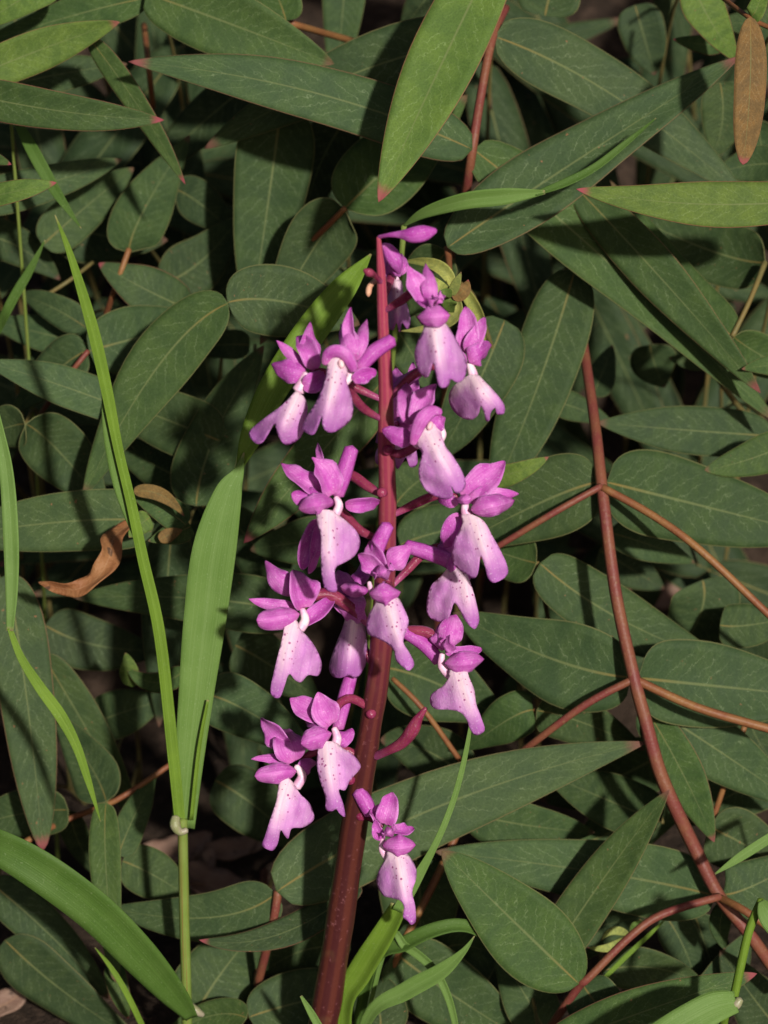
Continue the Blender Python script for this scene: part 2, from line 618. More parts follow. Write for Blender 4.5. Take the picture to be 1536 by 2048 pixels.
def shoot(label, node, stems=(), leaves=(), mat=None, group=None, r=5, dx=None):
    """node: (x, y, layer) where the rear stem leaves; stems: (pts, mat); leaves: tuples for leaf()"""
    mat = mat or M_ORANGE
    a = P(node[0], node[1], W(node[2]))
    t = thing('leafy_shoot', label, 'shoot', Vector((a.x, a.y + .06, bank(a.x, a.y + .06))), group)
    tail(t, node, M_OLIVE if r < 8 else mat, min(r, 4) if r < 8 else r, dx)
    for pts, m in stems:
        stem(t, pts, m)
    for lf in leaves:
        kw = lf[6] if len(lf) > 6 else {}
        leaf(t, lf[0], lf[1], lf[2], lf[3], lf[4], lf[5], **kw)
    return t


G = 'leafy shoots with opposite lance-shaped leaves'
# upper red stem with two pairs of long leaves
shoot('upright red stem with two pairs of long grey-green leaves above the orchid tip', (915, 470, 2.6),
      [([(1012, 15, 2.2, 8), (985, 75, 1.8, 9), (962, 190, 1.6, 9), (945, 298, 1.5, 9.5), (932, 385, 1.9, 9.5), (915, 470, 2.6, 9)], M_RED)],
      [((988, 73, 1.8), (700, 150), (408, 298, 2.5), 128, 'g', .2),
       ((990, 73, 1.8), (1235, 196), (1495, 400, 2.6), 132, 'l', .1),
       ((945, 299, 1.4), (620, 183), (257, 123, .9), 118, 'l', .6, dict(arch=.004)),
       ((947, 299, 1.6), (1200, 510), (1560, 850, 2.1), 128, 'm', .1, dict(roll=-8))], M_RED, G, 8)
shoot('shoot whose broad paired leaves meet at an orange twig left of the orchid tip', (690, 418, 2.4),
      [([(690, 416, 2.1, 6), (640, 466, 2.3, 6), (585, 513, 2.6, 6), (545, 548, 3, 6)], M_ORANGE)],
      [((690, 416, 2.1), (775, 335), (935, 190, 2.7), 150, 'm', .1, dict(a=.5)),
       ((690, 420, 2.1), (625, 500), (520, 690, 2.6), 128, 'g', .1)], M_ORANGE, G)
# the long red stem on the right, three nodes, and its twigs
t3 = shoot('long arching red stem with three nodes bearing broad dark leaves and red side twigs', (1145, 555, 3.6),
      [([(1145, 555, 3.6, 9), (1165, 680, 2.6, 10), (1190, 850, 1.7, 11), (1205, 985, 1.2, 12), (1231, 1184, 1.0, 12.5), (1267, 1351, .9, 13), (1291, 1441, .9, 13.5), (1317, 1536, .95, 14), (1346, 1606, 1.0, 14), (1394, 1706, 1.2, 14), (1440, 1795, 1.1, 13), (1500, 1870, 1.1, 13), (1580, 1985, 1.4, 13)], M_RED),
       ([(1205, 975, 1.15, 8), (1304, 1030, 1.0, 8), (1400, 1100, .9, 8), (1536, 1228, .9, 7.5), (1600, 1290, 1, 7)], M_ORANGE),
       ([(1203, 972, 1.15, 7), (1110, 1024, 1.1, 7), (1000, 1090, 1.3, 6.5), (930, 1130, 1.6, 6)], M_RED),
       ([(1268, 1358, .9, 8), (1174, 1407, .95, 8), (1074, 1480, 1.2, 7.5), (1010, 1530, 1.7, 7)], M_RED),
       ([(1268, 1358, .9, 9), (1391, 1414, .85, 9), (1536, 1457, .85, 9), (1620, 1480, 1, 8)], M_ORANGE),
       ([(1440, 1793, 1.0, 8), (1324, 1829, .85, 8.5), (1257, 1876, .8, 8.5), (1177, 1956, .8, 8.5), (1158, 1972, .85, 9), (1110, 2040, 1.1, 8.5), (1080, 2085, 1.5, 8)], M_RED),
       ([(1440, 1796, 1.05, 8), (1490, 1822, .8, 8), (1560, 1872, .8, 8)], M_ORANGE)],
      [((1196, 964, 1.4), (1075, 1008), (890, 1105, 2.1), 150, 'g', .1),
       ((1214, 964, 1.4), (1405, 1012), (1660, 1075, 2), 165, 'g', .1),
       ((1262, 1355, 1.2), (1105, 1318), (905, 1225, 1.8), 165, 'g', .1),
       ((1277, 1356, 1.2), (1430, 1372), (1700, 1400, 1.7), 170, 'g', .1),
       ((1432, 1792, 1.35), (1200, 1745), (868, 1703, 1.8), 138, 'l', .15),
       ((1446, 1788, 1.3), (1510, 1770), (1640, 1700, 1.6), 110, 'g', .1),
       ((1158, 1968, .8), (1035, 1850), (884, 1702, .6), 152, 'm', .1, dict(a=.5, bb=.75)),
       ((1166, 1970, .95), (1215, 2035), (1300, 2130, 1.2), 112, 'g', .1),
       ((1285, 1405, 1.6), (1420, 1490), (1610, 1620, 2.0), 135, 'g', .1),
       ((1300, 1430, 1.5), (1372, 1560), (1428, 1684, 1.1), 84, 'm', .5),
       ((1455, 1810, 1.7), (1440, 1850), (1450, 1900, 1.9), 46, 'g', .1)], M_RED, G, 9)
shoot('shoot with a very long leaf passing behind the orchid stem from a red node', (515, 1968, 2.2),
      [([(556, 1783, 1.35, 9), (545, 1850, 1.5, 9), (515, 1968, 2.2, 9)], M_RED)],
      [((553, 1783, 1.3), (880, 1612), (1296, 1484, 1.0), 156, 'l', .3, dict(bb=.85)),
       ((552, 1787, 1.4), (420, 1835), (215, 1815, 2.1), 108, 'g', .1)], M_RED, G, 9)
shoot('long leaf sloping behind the tall grass, joined to a broad leaf towards the orchid', (455, 606, 1.7), [],
      [((456, 607, 1.2), (318, 730), (165, 995, 1.7), 124, 'm', .1, dict(a=.48)),
       ((455, 605, 1.3), (565, 603), (720, 650, 1.9), 140, 'g', .1, dict(a=.5))], M_ORANGE, G)
shoot('small shoot with a rusty twig below its joined leaves behind the tall grass tip', (83, 825, 3.3),
      [([(176, 702, 2.2, 5.5), (130, 760, 2.3, 5), (83, 825, 3.2, 5)], M_RED)],
      [((178, 702, 2.4), (290, 672), (430, 640, 3.0), 125, 'g', .1), ((174, 702, 2.4), (115, 740), (20, 830, 3), 98, 'g', .1)], M_ORANGE, G)
shoot('pair of rounded leaves spreading from a node beside the folded thin grass blade', (51, 848, 2.4), [],
      [((53, 848, 2.0), (120, 905), (215, 1020, 2.6), 122, 'g', .1, dict(a=.5)), ((49, 848, 2.0), (0, 860), (-90, 900, 2.4), 86, 'g', .1)], M_ORANGE, G)
shoot('shoot with an upright strap-shaped leaf crossed by an orange twig, above the broad grass blade', (213, 1604, 2.4),
      [([(345, 1526, 2.6, 5.5), (233, 1600, 2.5, 6), (133, 1640, 2.6, 6), (53, 1683, 2.3, 6.5), (-30, 1750, 2.3, 6.5)], M_ORANGE)],
      [((212, 1606, 1.5), (212, 1740), (232, 1965, 1.9), 62, 'm', .1, dict(a=.3, bb=.5)), ((212, 1603, 2.3), (180, 1530), (105, 1425, 3), 96, 'g', .1),
       ((136, 1620, 2.4), (40, 1628), (-80, 1660, 2.8), 100, 'g', .1), ((140, 1622, 2.9), (160, 1690), (205, 1760, 3.3), 60, 'd', .1)], M_ORANGE, G)
shoot('shoot with paired leaves at the ground beside the foot of the orchid stem', (495, 2036, 2.3), [],
      [((493, 2036, 1.9), (420, 2032), (320, 2080, 2.2), 66, 'm', .1), ((498, 2034, 1.9), (640, 1995), (840, 1960, 2.1), 120, 'g', .1)], M_ORANGE, G)
# L13 and the young pale tip
t11 = shoot('shoot with one large slanting leaf and a pale curled young tip behind the orchid', (890, 505, 2.4),
      [([(896, 495, 1.3, 9), (897, 515, 1.2, 7), (899, 545, .9, 6)], M_ORANGE),
       ([(905, 560, .9, 5), (945, 590, 1.5, 5), (985, 700, 2.2, 5), (1010, 790, 2.8, 5)], M_OLIVE)],
      [((895, 495, 1.1), (1135, 333), (1480, 112, 1.2), 136, 'l', .4, dict(a=.46)),
       ((893, 503, 1.6), (850, 555), (770, 650, 2.3), 100, 'g', .1, dict(a=.55)),
       ((905, 572, .6), (872, 532), (806, 524, .9), 26, 'p', .3, dict(cup=.7)),
       ((920, 572, .7), (955, 625), (972, 688, 1.2), 26, 'p', .4, dict(cup=.7)),
       ((912, 596, .8), (895, 645), (800, 662, 1.2), 26, 'p', .2, dict(cup=.7)),
       ((900, 590, .5), (878, 572), (858, 548, .4), 24, 'p', .2), ((903, 590, .4), (912, 568), (922, 545, .2), 20, 'p', .3),
       ((905, 592, .4), (926, 582), (936, 560, .5), 32, 'b', .6), ((903, 592, .45), (898, 608), (908, 625, .6), 34, 'y', .2),
       ((905, 590, .4), (890, 585), (880, 592, .3), 18, 'y', .3)], M_ORANGE, G)
shoot('overlapping long slanting leaves with an olive twig below the bright red-edged leaf', (1465, 672, 2.6),
      [([(1530, 525, 2.3, 6), (1500, 600, 2.1, 5), (1465, 672, 2.0, 5.5)], M_OLIVE)],
      [((1465, 672, 2.0), (1375, 575), (1220, 360, 2.7), 84, 'm', .1), ((1468, 674, 2.0), (1530, 715), (1640, 770, 2.3), 80, 'm', .1),
       ((1530, 525, 2.4), (1410, 497), (1210, 405, 3.0), 128, 'g', .1), ((1150, 372, 1.9), (1345, 582), (1521, 786, 1.5), 92, 'm', .5),
       ((1640, 735, 1.6), (1560, 730), (1484, 738, 1.4), 50, 'm', .3)], M_OLIVE, G)
shoot('slanting leaf passing under the long red stem between its upper and middle nodes', (1087, 1180, 2.9),
      [([(1075, 1126, 2.0, 5), (1087, 1185, 2.4, 5), (1100, 1262, 3, 5)], M_OLIVE)],
      [((1080, 1126, 1.9), (1240, 1238), (1460, 1330, 2.4), 122, 'g', .1), ((1072, 1126, 1.9), (1015, 1110), (930, 1080, 2.3), 96, 'm', .1)], M_OLIVE, G)
shoot('shoot with a shaded pair of leaves below the left twig of the long red stem', (1055, 1465, 2.9),
      [([(1070, 1420, 2.0, 4), (1062, 1440, 2.2, 4), (1048, 1472, 2.6, 4)], M_ORANGE)],
      [((1074, 1421, 1.9), (1165, 1445), (1290, 1500, 2.4), 96, 'g', .1), ((1066, 1420, 1.9), (1015, 1440), (930, 1500, 2.3), 92, 'm', .1)], M_ORANGE, G)
shoot('bronze-tinted young leaf hanging straight down from a thin reddish twig', (1560, 62, .6),
      [([(1440, -8, .8, 5), (1497, 34, .1, 5), (1536, 54, .3, 5), (1560, 62, .6, 5)], M_ORANGE)],
      [((1500, 34, 0), (1500, 175), (1486, 329, -.1), 66, 'b', .6, dict(a=.5, bb=.55, roll=4)), ((1500, 36, .1), (1518, 5), (1530, -60, .3), 38, 'y', .4),
       ((1505, 44, .15), (1514, 52), (1524, 58, .1), 9, 'p', .2)], M_ORANGE, G)
shoot('orange twig running behind the long red-tipped leaf, with upright shaded leaves', (705, 82, 3.4),
      [([(572, 42, 2.4, 6), (600, 52, 2.4, 7), (705, 82, 3.3, 7)], M_ORANGE)],
      [((572, 42, 2.2), (545, -30), (480, -160, 2.6), 90, 'm', .1), ((690, -90, 3.6), (685, 30), (668, 165, 3.8), 84, 'g', .1),
       ((900, -60, 3.4), (850, 0), (800, 70, 3.7), 70, 'd', .1)], M_ORANGE, G)
shoot('two wide leaves spreading from one node above the long red-tipped leaf', (297, -8, 2.4), [],
      [((297, -5, 2.1), (150, 30), (-50, 92, 2.5), 76, 'm', .1), ((292, -14, 1.9), (480, 55), (668, 128, 1.7), 132, 'm', .1),
       ((120, -40, 1.5), (40, 0), (-50, 60, 1.6), 70, 'y', .1)], M_ORANGE, G)
shoot('yellow-green leaf pair with fine red tips reaching in above the tall grass', (-95, 172, 1.8), [],
      [((-90, 168, 1.2), (90, 96), (239, 44, 1.0), 82, 'y', .6), ((-95, 180, 1.1), (120, 222), (328, 240, .8), 80, 'm', .9)], M_RED, G)
shoot('bright leaf with a red edge just below the bronze hanging leaf', (1650, 396, .8), [],
      [((1650, 396, .4), (1400, 408), (1153, 378, 0), 90, 'y', .9, dict(roll=10))], M_RED, G)
shoot('large bright yellow-green leaf hanging down with red edge and tip above the orchid', (1005, -130, .9), [],
      [((1005, -125, .6), (868, 160), (757, 404, 0), 136, 'y', .8, dict(roll=6, arch=.002))], M_RED, G)
shoot('small bright leaf tips with red points beside the tall grass tip', (-100, 385, 1.0), [],
      [((-95, 410, .5), (20, 385), (113, 365, .2), 52, 'y', .9), ((-100, 300, 1), (-30, 312), (22, 329, .9), 36, 'm', .9)], M_RED, G)
shoot('sharp-tipped leaf with small brown scars crossing the long leaf below the red stem', (1085, 1945, 1.8), [],
      [((1085, 1940, 1.35), (1205, 1760), (1339, 1579, .75), 98, 'm', .3)], M_ORANGE, G)
shoot('long leaf with a pink tip under the pale broad grass blade', (1085, 2105, .9), [],
      [((1085, 2100, .7), (1310, 2015), (1514, 1947, .4), 96, 'm', .8)], M_RED, G)
shoot('shoot with an orange twig and an upright shaded leaf left of the tall grass', (258, 506, 3.2),
      [([(258, 498, 2.7, 6), (236, 560, 2.7, 6), (210, 635, 3.1, 6)], M_ORANGE)],
      [((320, 570, 3.5), (405, 520), (480, 430, 3.7), 110, 'd', .1), ((95, 430, 3.7), (200, 470), (335, 480, 3.9), 120, 'd', .1), ((258, 504, 2.9), (288, 420), (380, 270, 3.5), 110, 'g', .1), ((380, 620, 2.9), (290, 578), (197, 526, 2.7), 96, 'g', .7)], M_ORANGE, G)
t25 = shoot('insect-eaten leaves with brown patches behind the tall grass', (374, 1056, 1.9), [],
      [((268, 984, .85), (322, 990), (368, 1032, .9), 30, 'b', .3), ((318, 1080, 1.0), (342, 1068), (364, 1060, 1.0), 28, 'b', .2), ((310, 1042, 1.4), (110, 1045), (-160, 1085, 1.8), 122, 'l', .1, dict(a=.35)),
       ((372, 1050, 1.2), (320, 1012), (258, 984, 1.0), 62, 'm', .2), ((382, 1052, 1.3), (350, 1066), (296, 1082, 1.2), 52, 'm', .1),
       ((300, 1035, .95), (280, 1050), (258, 1075, .9), 46, 'y', .3)], M_ORANGE, G)
shoot('red-edged leaf slanting down behind the orchid flowers to the tall grass blade', (780, 750, 2.0), [],
      [((775, 752, 1.5), (625, 925), (488, 1086, 1.0), 112, 'm', .8)], M_RED, G)
shoot('long red-edged leaf hanging down under the folded thin grass blade', (15, 1145, 2.6), [],
      [((12, 1150, 2.0), (50, 1370), (86, 1702, 2.2), 112, 'g', .6, dict(a=.4, bb=.6)), ((85, 1310, 2.7), (180, 1470), (285, 1660, 3.2), 86, 'g', .2),
       ((-70, 1110, 2.6), (-20, 1220), (30, 1330, 2.9), 90, 'd', .1)], M_RED, G)
# leaves with hidden nodes, one shoot for each patch of the thicket
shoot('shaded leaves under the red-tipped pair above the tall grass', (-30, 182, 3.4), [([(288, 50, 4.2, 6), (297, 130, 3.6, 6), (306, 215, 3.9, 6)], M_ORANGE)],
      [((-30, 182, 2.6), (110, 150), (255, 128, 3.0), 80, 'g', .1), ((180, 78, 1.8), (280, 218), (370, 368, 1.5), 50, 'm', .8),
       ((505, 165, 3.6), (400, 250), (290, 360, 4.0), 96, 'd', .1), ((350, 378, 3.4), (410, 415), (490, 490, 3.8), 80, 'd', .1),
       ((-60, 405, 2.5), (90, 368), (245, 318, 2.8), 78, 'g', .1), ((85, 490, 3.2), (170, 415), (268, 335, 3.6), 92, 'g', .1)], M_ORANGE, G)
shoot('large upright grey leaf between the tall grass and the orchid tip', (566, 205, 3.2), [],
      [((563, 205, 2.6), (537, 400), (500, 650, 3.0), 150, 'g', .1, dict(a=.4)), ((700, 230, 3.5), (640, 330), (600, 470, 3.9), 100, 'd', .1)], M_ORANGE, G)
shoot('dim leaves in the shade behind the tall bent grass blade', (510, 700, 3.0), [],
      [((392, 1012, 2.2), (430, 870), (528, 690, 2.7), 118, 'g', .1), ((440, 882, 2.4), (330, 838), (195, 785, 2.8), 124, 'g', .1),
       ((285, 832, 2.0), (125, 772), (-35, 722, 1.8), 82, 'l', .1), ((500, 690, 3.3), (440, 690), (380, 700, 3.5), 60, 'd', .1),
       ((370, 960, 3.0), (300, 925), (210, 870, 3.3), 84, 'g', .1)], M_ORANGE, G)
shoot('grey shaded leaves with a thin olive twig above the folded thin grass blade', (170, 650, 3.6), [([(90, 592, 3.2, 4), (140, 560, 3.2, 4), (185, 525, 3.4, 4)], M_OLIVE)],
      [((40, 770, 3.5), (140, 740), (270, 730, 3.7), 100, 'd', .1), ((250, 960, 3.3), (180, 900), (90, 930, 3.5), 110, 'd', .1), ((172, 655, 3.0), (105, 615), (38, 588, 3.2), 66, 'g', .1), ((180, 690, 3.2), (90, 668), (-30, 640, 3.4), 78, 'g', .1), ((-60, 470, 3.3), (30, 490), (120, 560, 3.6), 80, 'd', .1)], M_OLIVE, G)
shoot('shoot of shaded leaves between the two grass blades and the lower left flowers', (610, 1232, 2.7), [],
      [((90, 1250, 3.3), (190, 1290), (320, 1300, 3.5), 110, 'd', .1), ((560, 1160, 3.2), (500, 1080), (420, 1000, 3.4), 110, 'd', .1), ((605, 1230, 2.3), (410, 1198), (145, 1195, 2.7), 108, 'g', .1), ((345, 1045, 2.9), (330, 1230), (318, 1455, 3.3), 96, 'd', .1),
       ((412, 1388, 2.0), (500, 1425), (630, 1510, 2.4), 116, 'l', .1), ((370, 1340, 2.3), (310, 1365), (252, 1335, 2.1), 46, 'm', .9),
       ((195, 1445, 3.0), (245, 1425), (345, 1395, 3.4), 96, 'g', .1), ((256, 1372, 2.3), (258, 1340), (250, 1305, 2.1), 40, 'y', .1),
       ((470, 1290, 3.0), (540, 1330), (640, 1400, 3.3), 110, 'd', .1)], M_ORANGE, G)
shoot('shaded leaves around the lower joint of the tall grass', (242, 1715, 3.0), [],
      [((236, 1712, 2.2), (265, 1640), (312, 1545, 2.7), 66, 'g', .1), ((245, 1722, 2.5), (310, 1752), (385, 1800, 2.8), 96, 'g', .1),
       ((395, 2024, 2.3), (440, 1950), (520, 1850, 2.6), 154, 'g', .1, dict(a=.45)), ((226, 1925, 2.2), (238, 1980), (257, 2038, 2.1), 46, 'm', .7),
       ((430, 1560, 3.3), (520, 1620), (600, 1700, 3.5), 120, 'd', .1)], M_ORANGE, G)
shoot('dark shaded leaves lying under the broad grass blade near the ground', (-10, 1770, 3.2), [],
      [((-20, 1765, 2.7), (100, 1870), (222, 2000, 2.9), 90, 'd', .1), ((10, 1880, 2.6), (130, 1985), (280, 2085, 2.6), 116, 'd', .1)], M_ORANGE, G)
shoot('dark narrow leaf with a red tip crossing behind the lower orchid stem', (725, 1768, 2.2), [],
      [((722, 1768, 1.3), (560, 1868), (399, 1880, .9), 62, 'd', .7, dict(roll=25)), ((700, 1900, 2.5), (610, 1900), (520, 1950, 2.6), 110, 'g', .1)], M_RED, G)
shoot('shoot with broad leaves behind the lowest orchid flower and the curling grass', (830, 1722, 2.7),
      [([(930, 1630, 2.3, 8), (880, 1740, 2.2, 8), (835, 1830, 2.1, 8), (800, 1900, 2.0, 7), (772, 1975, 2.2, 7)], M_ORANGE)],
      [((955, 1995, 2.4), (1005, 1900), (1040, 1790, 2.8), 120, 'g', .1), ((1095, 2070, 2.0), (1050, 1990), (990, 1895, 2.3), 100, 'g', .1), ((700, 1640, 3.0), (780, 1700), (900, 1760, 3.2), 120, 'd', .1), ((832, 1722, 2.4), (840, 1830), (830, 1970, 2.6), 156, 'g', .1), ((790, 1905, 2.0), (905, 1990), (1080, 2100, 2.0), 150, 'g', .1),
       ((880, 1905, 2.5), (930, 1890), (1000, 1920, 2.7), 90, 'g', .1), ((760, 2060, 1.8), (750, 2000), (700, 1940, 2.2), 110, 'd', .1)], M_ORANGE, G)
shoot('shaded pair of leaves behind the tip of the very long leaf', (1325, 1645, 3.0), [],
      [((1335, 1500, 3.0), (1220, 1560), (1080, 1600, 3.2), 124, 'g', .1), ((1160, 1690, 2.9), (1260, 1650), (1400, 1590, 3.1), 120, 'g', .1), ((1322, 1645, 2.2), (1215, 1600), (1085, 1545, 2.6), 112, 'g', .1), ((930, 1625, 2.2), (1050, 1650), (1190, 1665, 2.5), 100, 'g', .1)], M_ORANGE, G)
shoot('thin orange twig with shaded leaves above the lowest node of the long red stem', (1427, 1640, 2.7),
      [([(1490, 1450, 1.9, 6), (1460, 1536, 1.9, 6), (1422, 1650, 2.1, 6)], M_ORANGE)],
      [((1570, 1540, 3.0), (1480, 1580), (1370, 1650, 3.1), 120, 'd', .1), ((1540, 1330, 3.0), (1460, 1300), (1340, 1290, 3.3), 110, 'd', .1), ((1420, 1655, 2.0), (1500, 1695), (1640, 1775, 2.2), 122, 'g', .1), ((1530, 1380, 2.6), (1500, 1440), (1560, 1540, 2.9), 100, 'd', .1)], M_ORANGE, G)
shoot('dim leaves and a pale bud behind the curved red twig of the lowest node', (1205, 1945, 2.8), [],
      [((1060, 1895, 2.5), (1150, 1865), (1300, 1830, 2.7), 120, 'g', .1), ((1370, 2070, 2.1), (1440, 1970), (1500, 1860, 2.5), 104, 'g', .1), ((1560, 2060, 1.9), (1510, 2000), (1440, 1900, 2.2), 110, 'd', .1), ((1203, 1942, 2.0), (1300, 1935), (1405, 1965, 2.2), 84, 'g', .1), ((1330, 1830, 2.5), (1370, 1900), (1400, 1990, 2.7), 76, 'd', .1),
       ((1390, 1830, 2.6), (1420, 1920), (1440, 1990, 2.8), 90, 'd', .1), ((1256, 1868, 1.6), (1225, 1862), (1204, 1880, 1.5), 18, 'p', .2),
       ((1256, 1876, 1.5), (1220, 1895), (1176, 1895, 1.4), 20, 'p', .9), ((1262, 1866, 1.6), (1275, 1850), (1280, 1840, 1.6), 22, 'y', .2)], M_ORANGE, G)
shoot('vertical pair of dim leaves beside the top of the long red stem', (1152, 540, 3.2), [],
      [((1150, 540, 2.4), (1078, 765), (990, 985, 2.1), 132, 'g', .1, dict(bb=.6)), ((1010, 640, 2.2), (950, 780), (875, 925, 2.5), 124, 'g', .1),
       ((780, 640, 2.4), (820, 700), (870, 790, 2.7), 90, 'g', .1)], M_OLIVE, G)
shoot('dim leaves pointing at the long red stem from the shade beyond it', (1548, 868, 3.4), [([(1420, 735, 3.2, 6), (1460, 790, 3.3, 6), (1490, 830, 3.6, 6)], M_OLIVE)],
      [((1545, 872, 2.7), (1370, 860), (1194, 845, 2.4), 98, 'g', .1), ((1590, 880, 1.9), (1500, 918), (1409, 940, 1.8), 74, 'm', .1),
       ((1185, 790, 3.6), (1205, 745), (1225, 690, 3.9), 60, 'd', .1), ((1300, 690, 3.8), (1310, 730), (1330, 775, 4), 90, 'd', .1),
       ((1440, 700, 2.9), (1390, 720), (1338, 715, 3), 46, 'g', .1), ((1090, 800, 2.9), (1150, 815), (1230, 850, 3.1), 60, 'g', .1)], M_OLIVE, G)
shoot('dim leaves filling the gap under the right twig of the upper node', (1395, 1130, 3.6), [],
      [((1405, 1160, 2.9), (1400, 1230), (1345, 1320, 3.2), 140, 'g', .1), ((1220, 1065, 2.6), (1300, 1090), (1390, 1125, 2.9), 70, 'g', .1),
       ((1440, 1250, 2.4), (1500, 1250), (1600, 1230, 2.6), 90, 'g', .1), ((1200, 1100, 3.6), (1250, 1130), (1330, 1180, 3.9), 90, 'd', .1)], M_OLIVE, G)
shoot('broad shaded leaves behind the right-hand orchid flowers', (775, 1335, 2.7), [([(785, 1357, 2.0, 5), (845, 1417, 1.9, 5.5), (922, 1524, 2.1, 5.5)], M_ORANGE)],
      [((772, 1335, 2.2), (880, 1370), (1015, 1445, 2.4), 150, 'g', .1), ((790, 1010, 2.3), (840, 960), (905, 930, 2.6), 100, 'g', .1),
       ((960, 962, 1.5), (1030, 945), (1097, 914, 1.2), 46, 'y', .7), ((800, 1090, 2.6), (900, 1060), (1000, 1060, 2.8), 110, 'g', .1),
       ((700, 1080, 2.6), (600, 1085), (500, 1100, 2.8), 96, 'g', .1), ((940, 1560, 2.7), (850, 1500), (760, 1480, 2.9), 110, 'd', .1)], M_ORANGE, G)
shoot('yellow-green leaf with a red edge behind the bronze leaf', (1380, -40, 2.8), [([(1370, -10, 3, 5), (1385, 30, 2.8, 5), (1400, 60, 2.6, 5)], M_ORANGE)],
      [((1382, -40, 2.1), (1420, 40), (1476, 125, 2.0), 80, 'y', .8), ((1450, 90, 2.6), (1400, 88), (1348, 78, 2.5), 40, 'm', .9),
       ((1610, 55, 2.7), (1530, 50), (1430, 42, 2.9), 76, 'g', .1), ((1440, 165, 2.7), (1445, 240), (1425, 315, 2.9), 90, 'g', .1),
       ((1580, 330, 2.6), (1500, 330), (1430, 350, 2.8), 70, 'g', .1), ((1090, 32, 3), (1105, -30), (1140, -150, 3.2), 120, 'g', .1),
       ((1270, 10, 4), (1290, 80), (1310, 150, 4.2), 90, 'd', .1), ((1520, 240, 3.2), (1525, 300), (1560, 400, 3.4), 80, 'g', .1)], M_ORANGE, G)

# deep thicket: shoots far back in the shade
def deep_leaf_meshes():
    out = []
    for k in range(5):
        L, w = .078, random.uniform(.012, .016)
        n = 14
        ctr, hw = [], []
        for i in range(n + 1):
            s = .65 * (.5 - .5 * math.cos(math.pi * i / n)) + .35 * i / n
            ctr.append(Vector((s * L, math.sin(s * 2.2 + k) * .002 - math.sin(k) * .002, -.006 * s * s)))
            hw.append(max(.00003, w / 2 * prof(s, .42, .95)))
        v, f, uv = blade_mesh(ctr, hw, [0] * (n + 1), .12, .00022, 4, .05, k, Vector((0, 0, 1)))
        o = mesh_obj('leaf', v, f, M_LEAF, None, uv)
        out.append(o.data)
        bpy.data.objects.remove(o)
    return out


DL = deep_leaf_meshes()
rng = random.Random(5)
deep_n = 0
for row in range(5):
    for colm in range(5):
        px = 20 + colm * 370 + rng.uniform(-70, 70)
        py = -60 + row * 440 + rng.uniform(-110, 110)
        w = rng.uniform(.14, .19)
        c = P(px, py, w)
        if c.z < bank(c.x, c.y) + .02:
            continue
        base = Vector((c.x + rng.uniform(-.03, .03), c.y + .05, 0))
        base.z = bank(base.x, base.y)
        t = thing('leafy_shoot', 'dim grey-green leafy shoot half lost in the dark depth of the thicket', 'shoot', base, 'dim shoots deep in the thicket')
        tip = c + Vector((rng.uniform(-.03, .03), -.01, .035))
        midp = (base + tip) / 2 + Vector((0, -.012, .01))
        ctr = [base * (1 - s) ** 2 + midp * (2 * s * (1 - s)) + tip * s * s for s in [i / 10 for i in range(11)]]
        ctr[0] = ctr[0] - Vector((0, 0, .004))
        tube_world('stem', ctr, [(8 - i * .5) * PX for i in range(11)], M_OLIVE, t, 6)
        for i in (4, 7, 10):
            ang = rng.uniform(0, 6.28)
            for sgn in (0, math.pi):
                o = bpy.data.objects.new('leaf', rng.choice(DL))
                COL.objects.link(o)
                o.parent = t
                X = (RIGHT * math.cos(ang + sgn) + UP * math.sin(ang + sgn) + FWD * rng.uniform(-.25, .35)).normalized()
                Z = (-FWD + RIGHT * rng.uniform(-.35, .35) + UP * rng.uniform(-.1, .5)).normalized()
                Y = Z.cross(X).normalized()
                Z = X.cross(Y)
                m = Matrix((X, Y, Z)).transposed().to_4x4()
                m = Matrix.Translation(ctr[i] - base) @ m @ Matrix.Scale(rng.uniform(.75, 1.2), 4)
                o.matrix_local = m
                k = rng.uniform(.85, 1.1)
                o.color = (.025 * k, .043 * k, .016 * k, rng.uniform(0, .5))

# ------------------------------------------------------------------ dead leaves
def dead(label, pts, width, mat, name='dead_leaf', group=None, a=.5, b=.6, roll=10, cup=.4, wav=.25):
    q = cr([(x, y, w) for x, y, w in pts], 6)
    ctr = [P(*p) for p in q]
    n = len(ctr) - 1
    hw = [max(.00004, width * .5 * PX * prof(i / n, a, b)) for i in range(n + 1)]
    v, f, uv = blade_mesh(ctr, hw, [R(roll + 30 * math.sin(i * .4)) for i in range(n + 1)], cup, .0003, 6, wav, 2)
    o = mesh_obj(name, v, f, mat, None, uv)
    org = v[0].copy()
    for vt in o.data.vertices:
        vt.co -= org
    o.location = org
    o['label'], o['category'] = label, 'dead leaf'
    if group:
        o['group'] = group
    return o


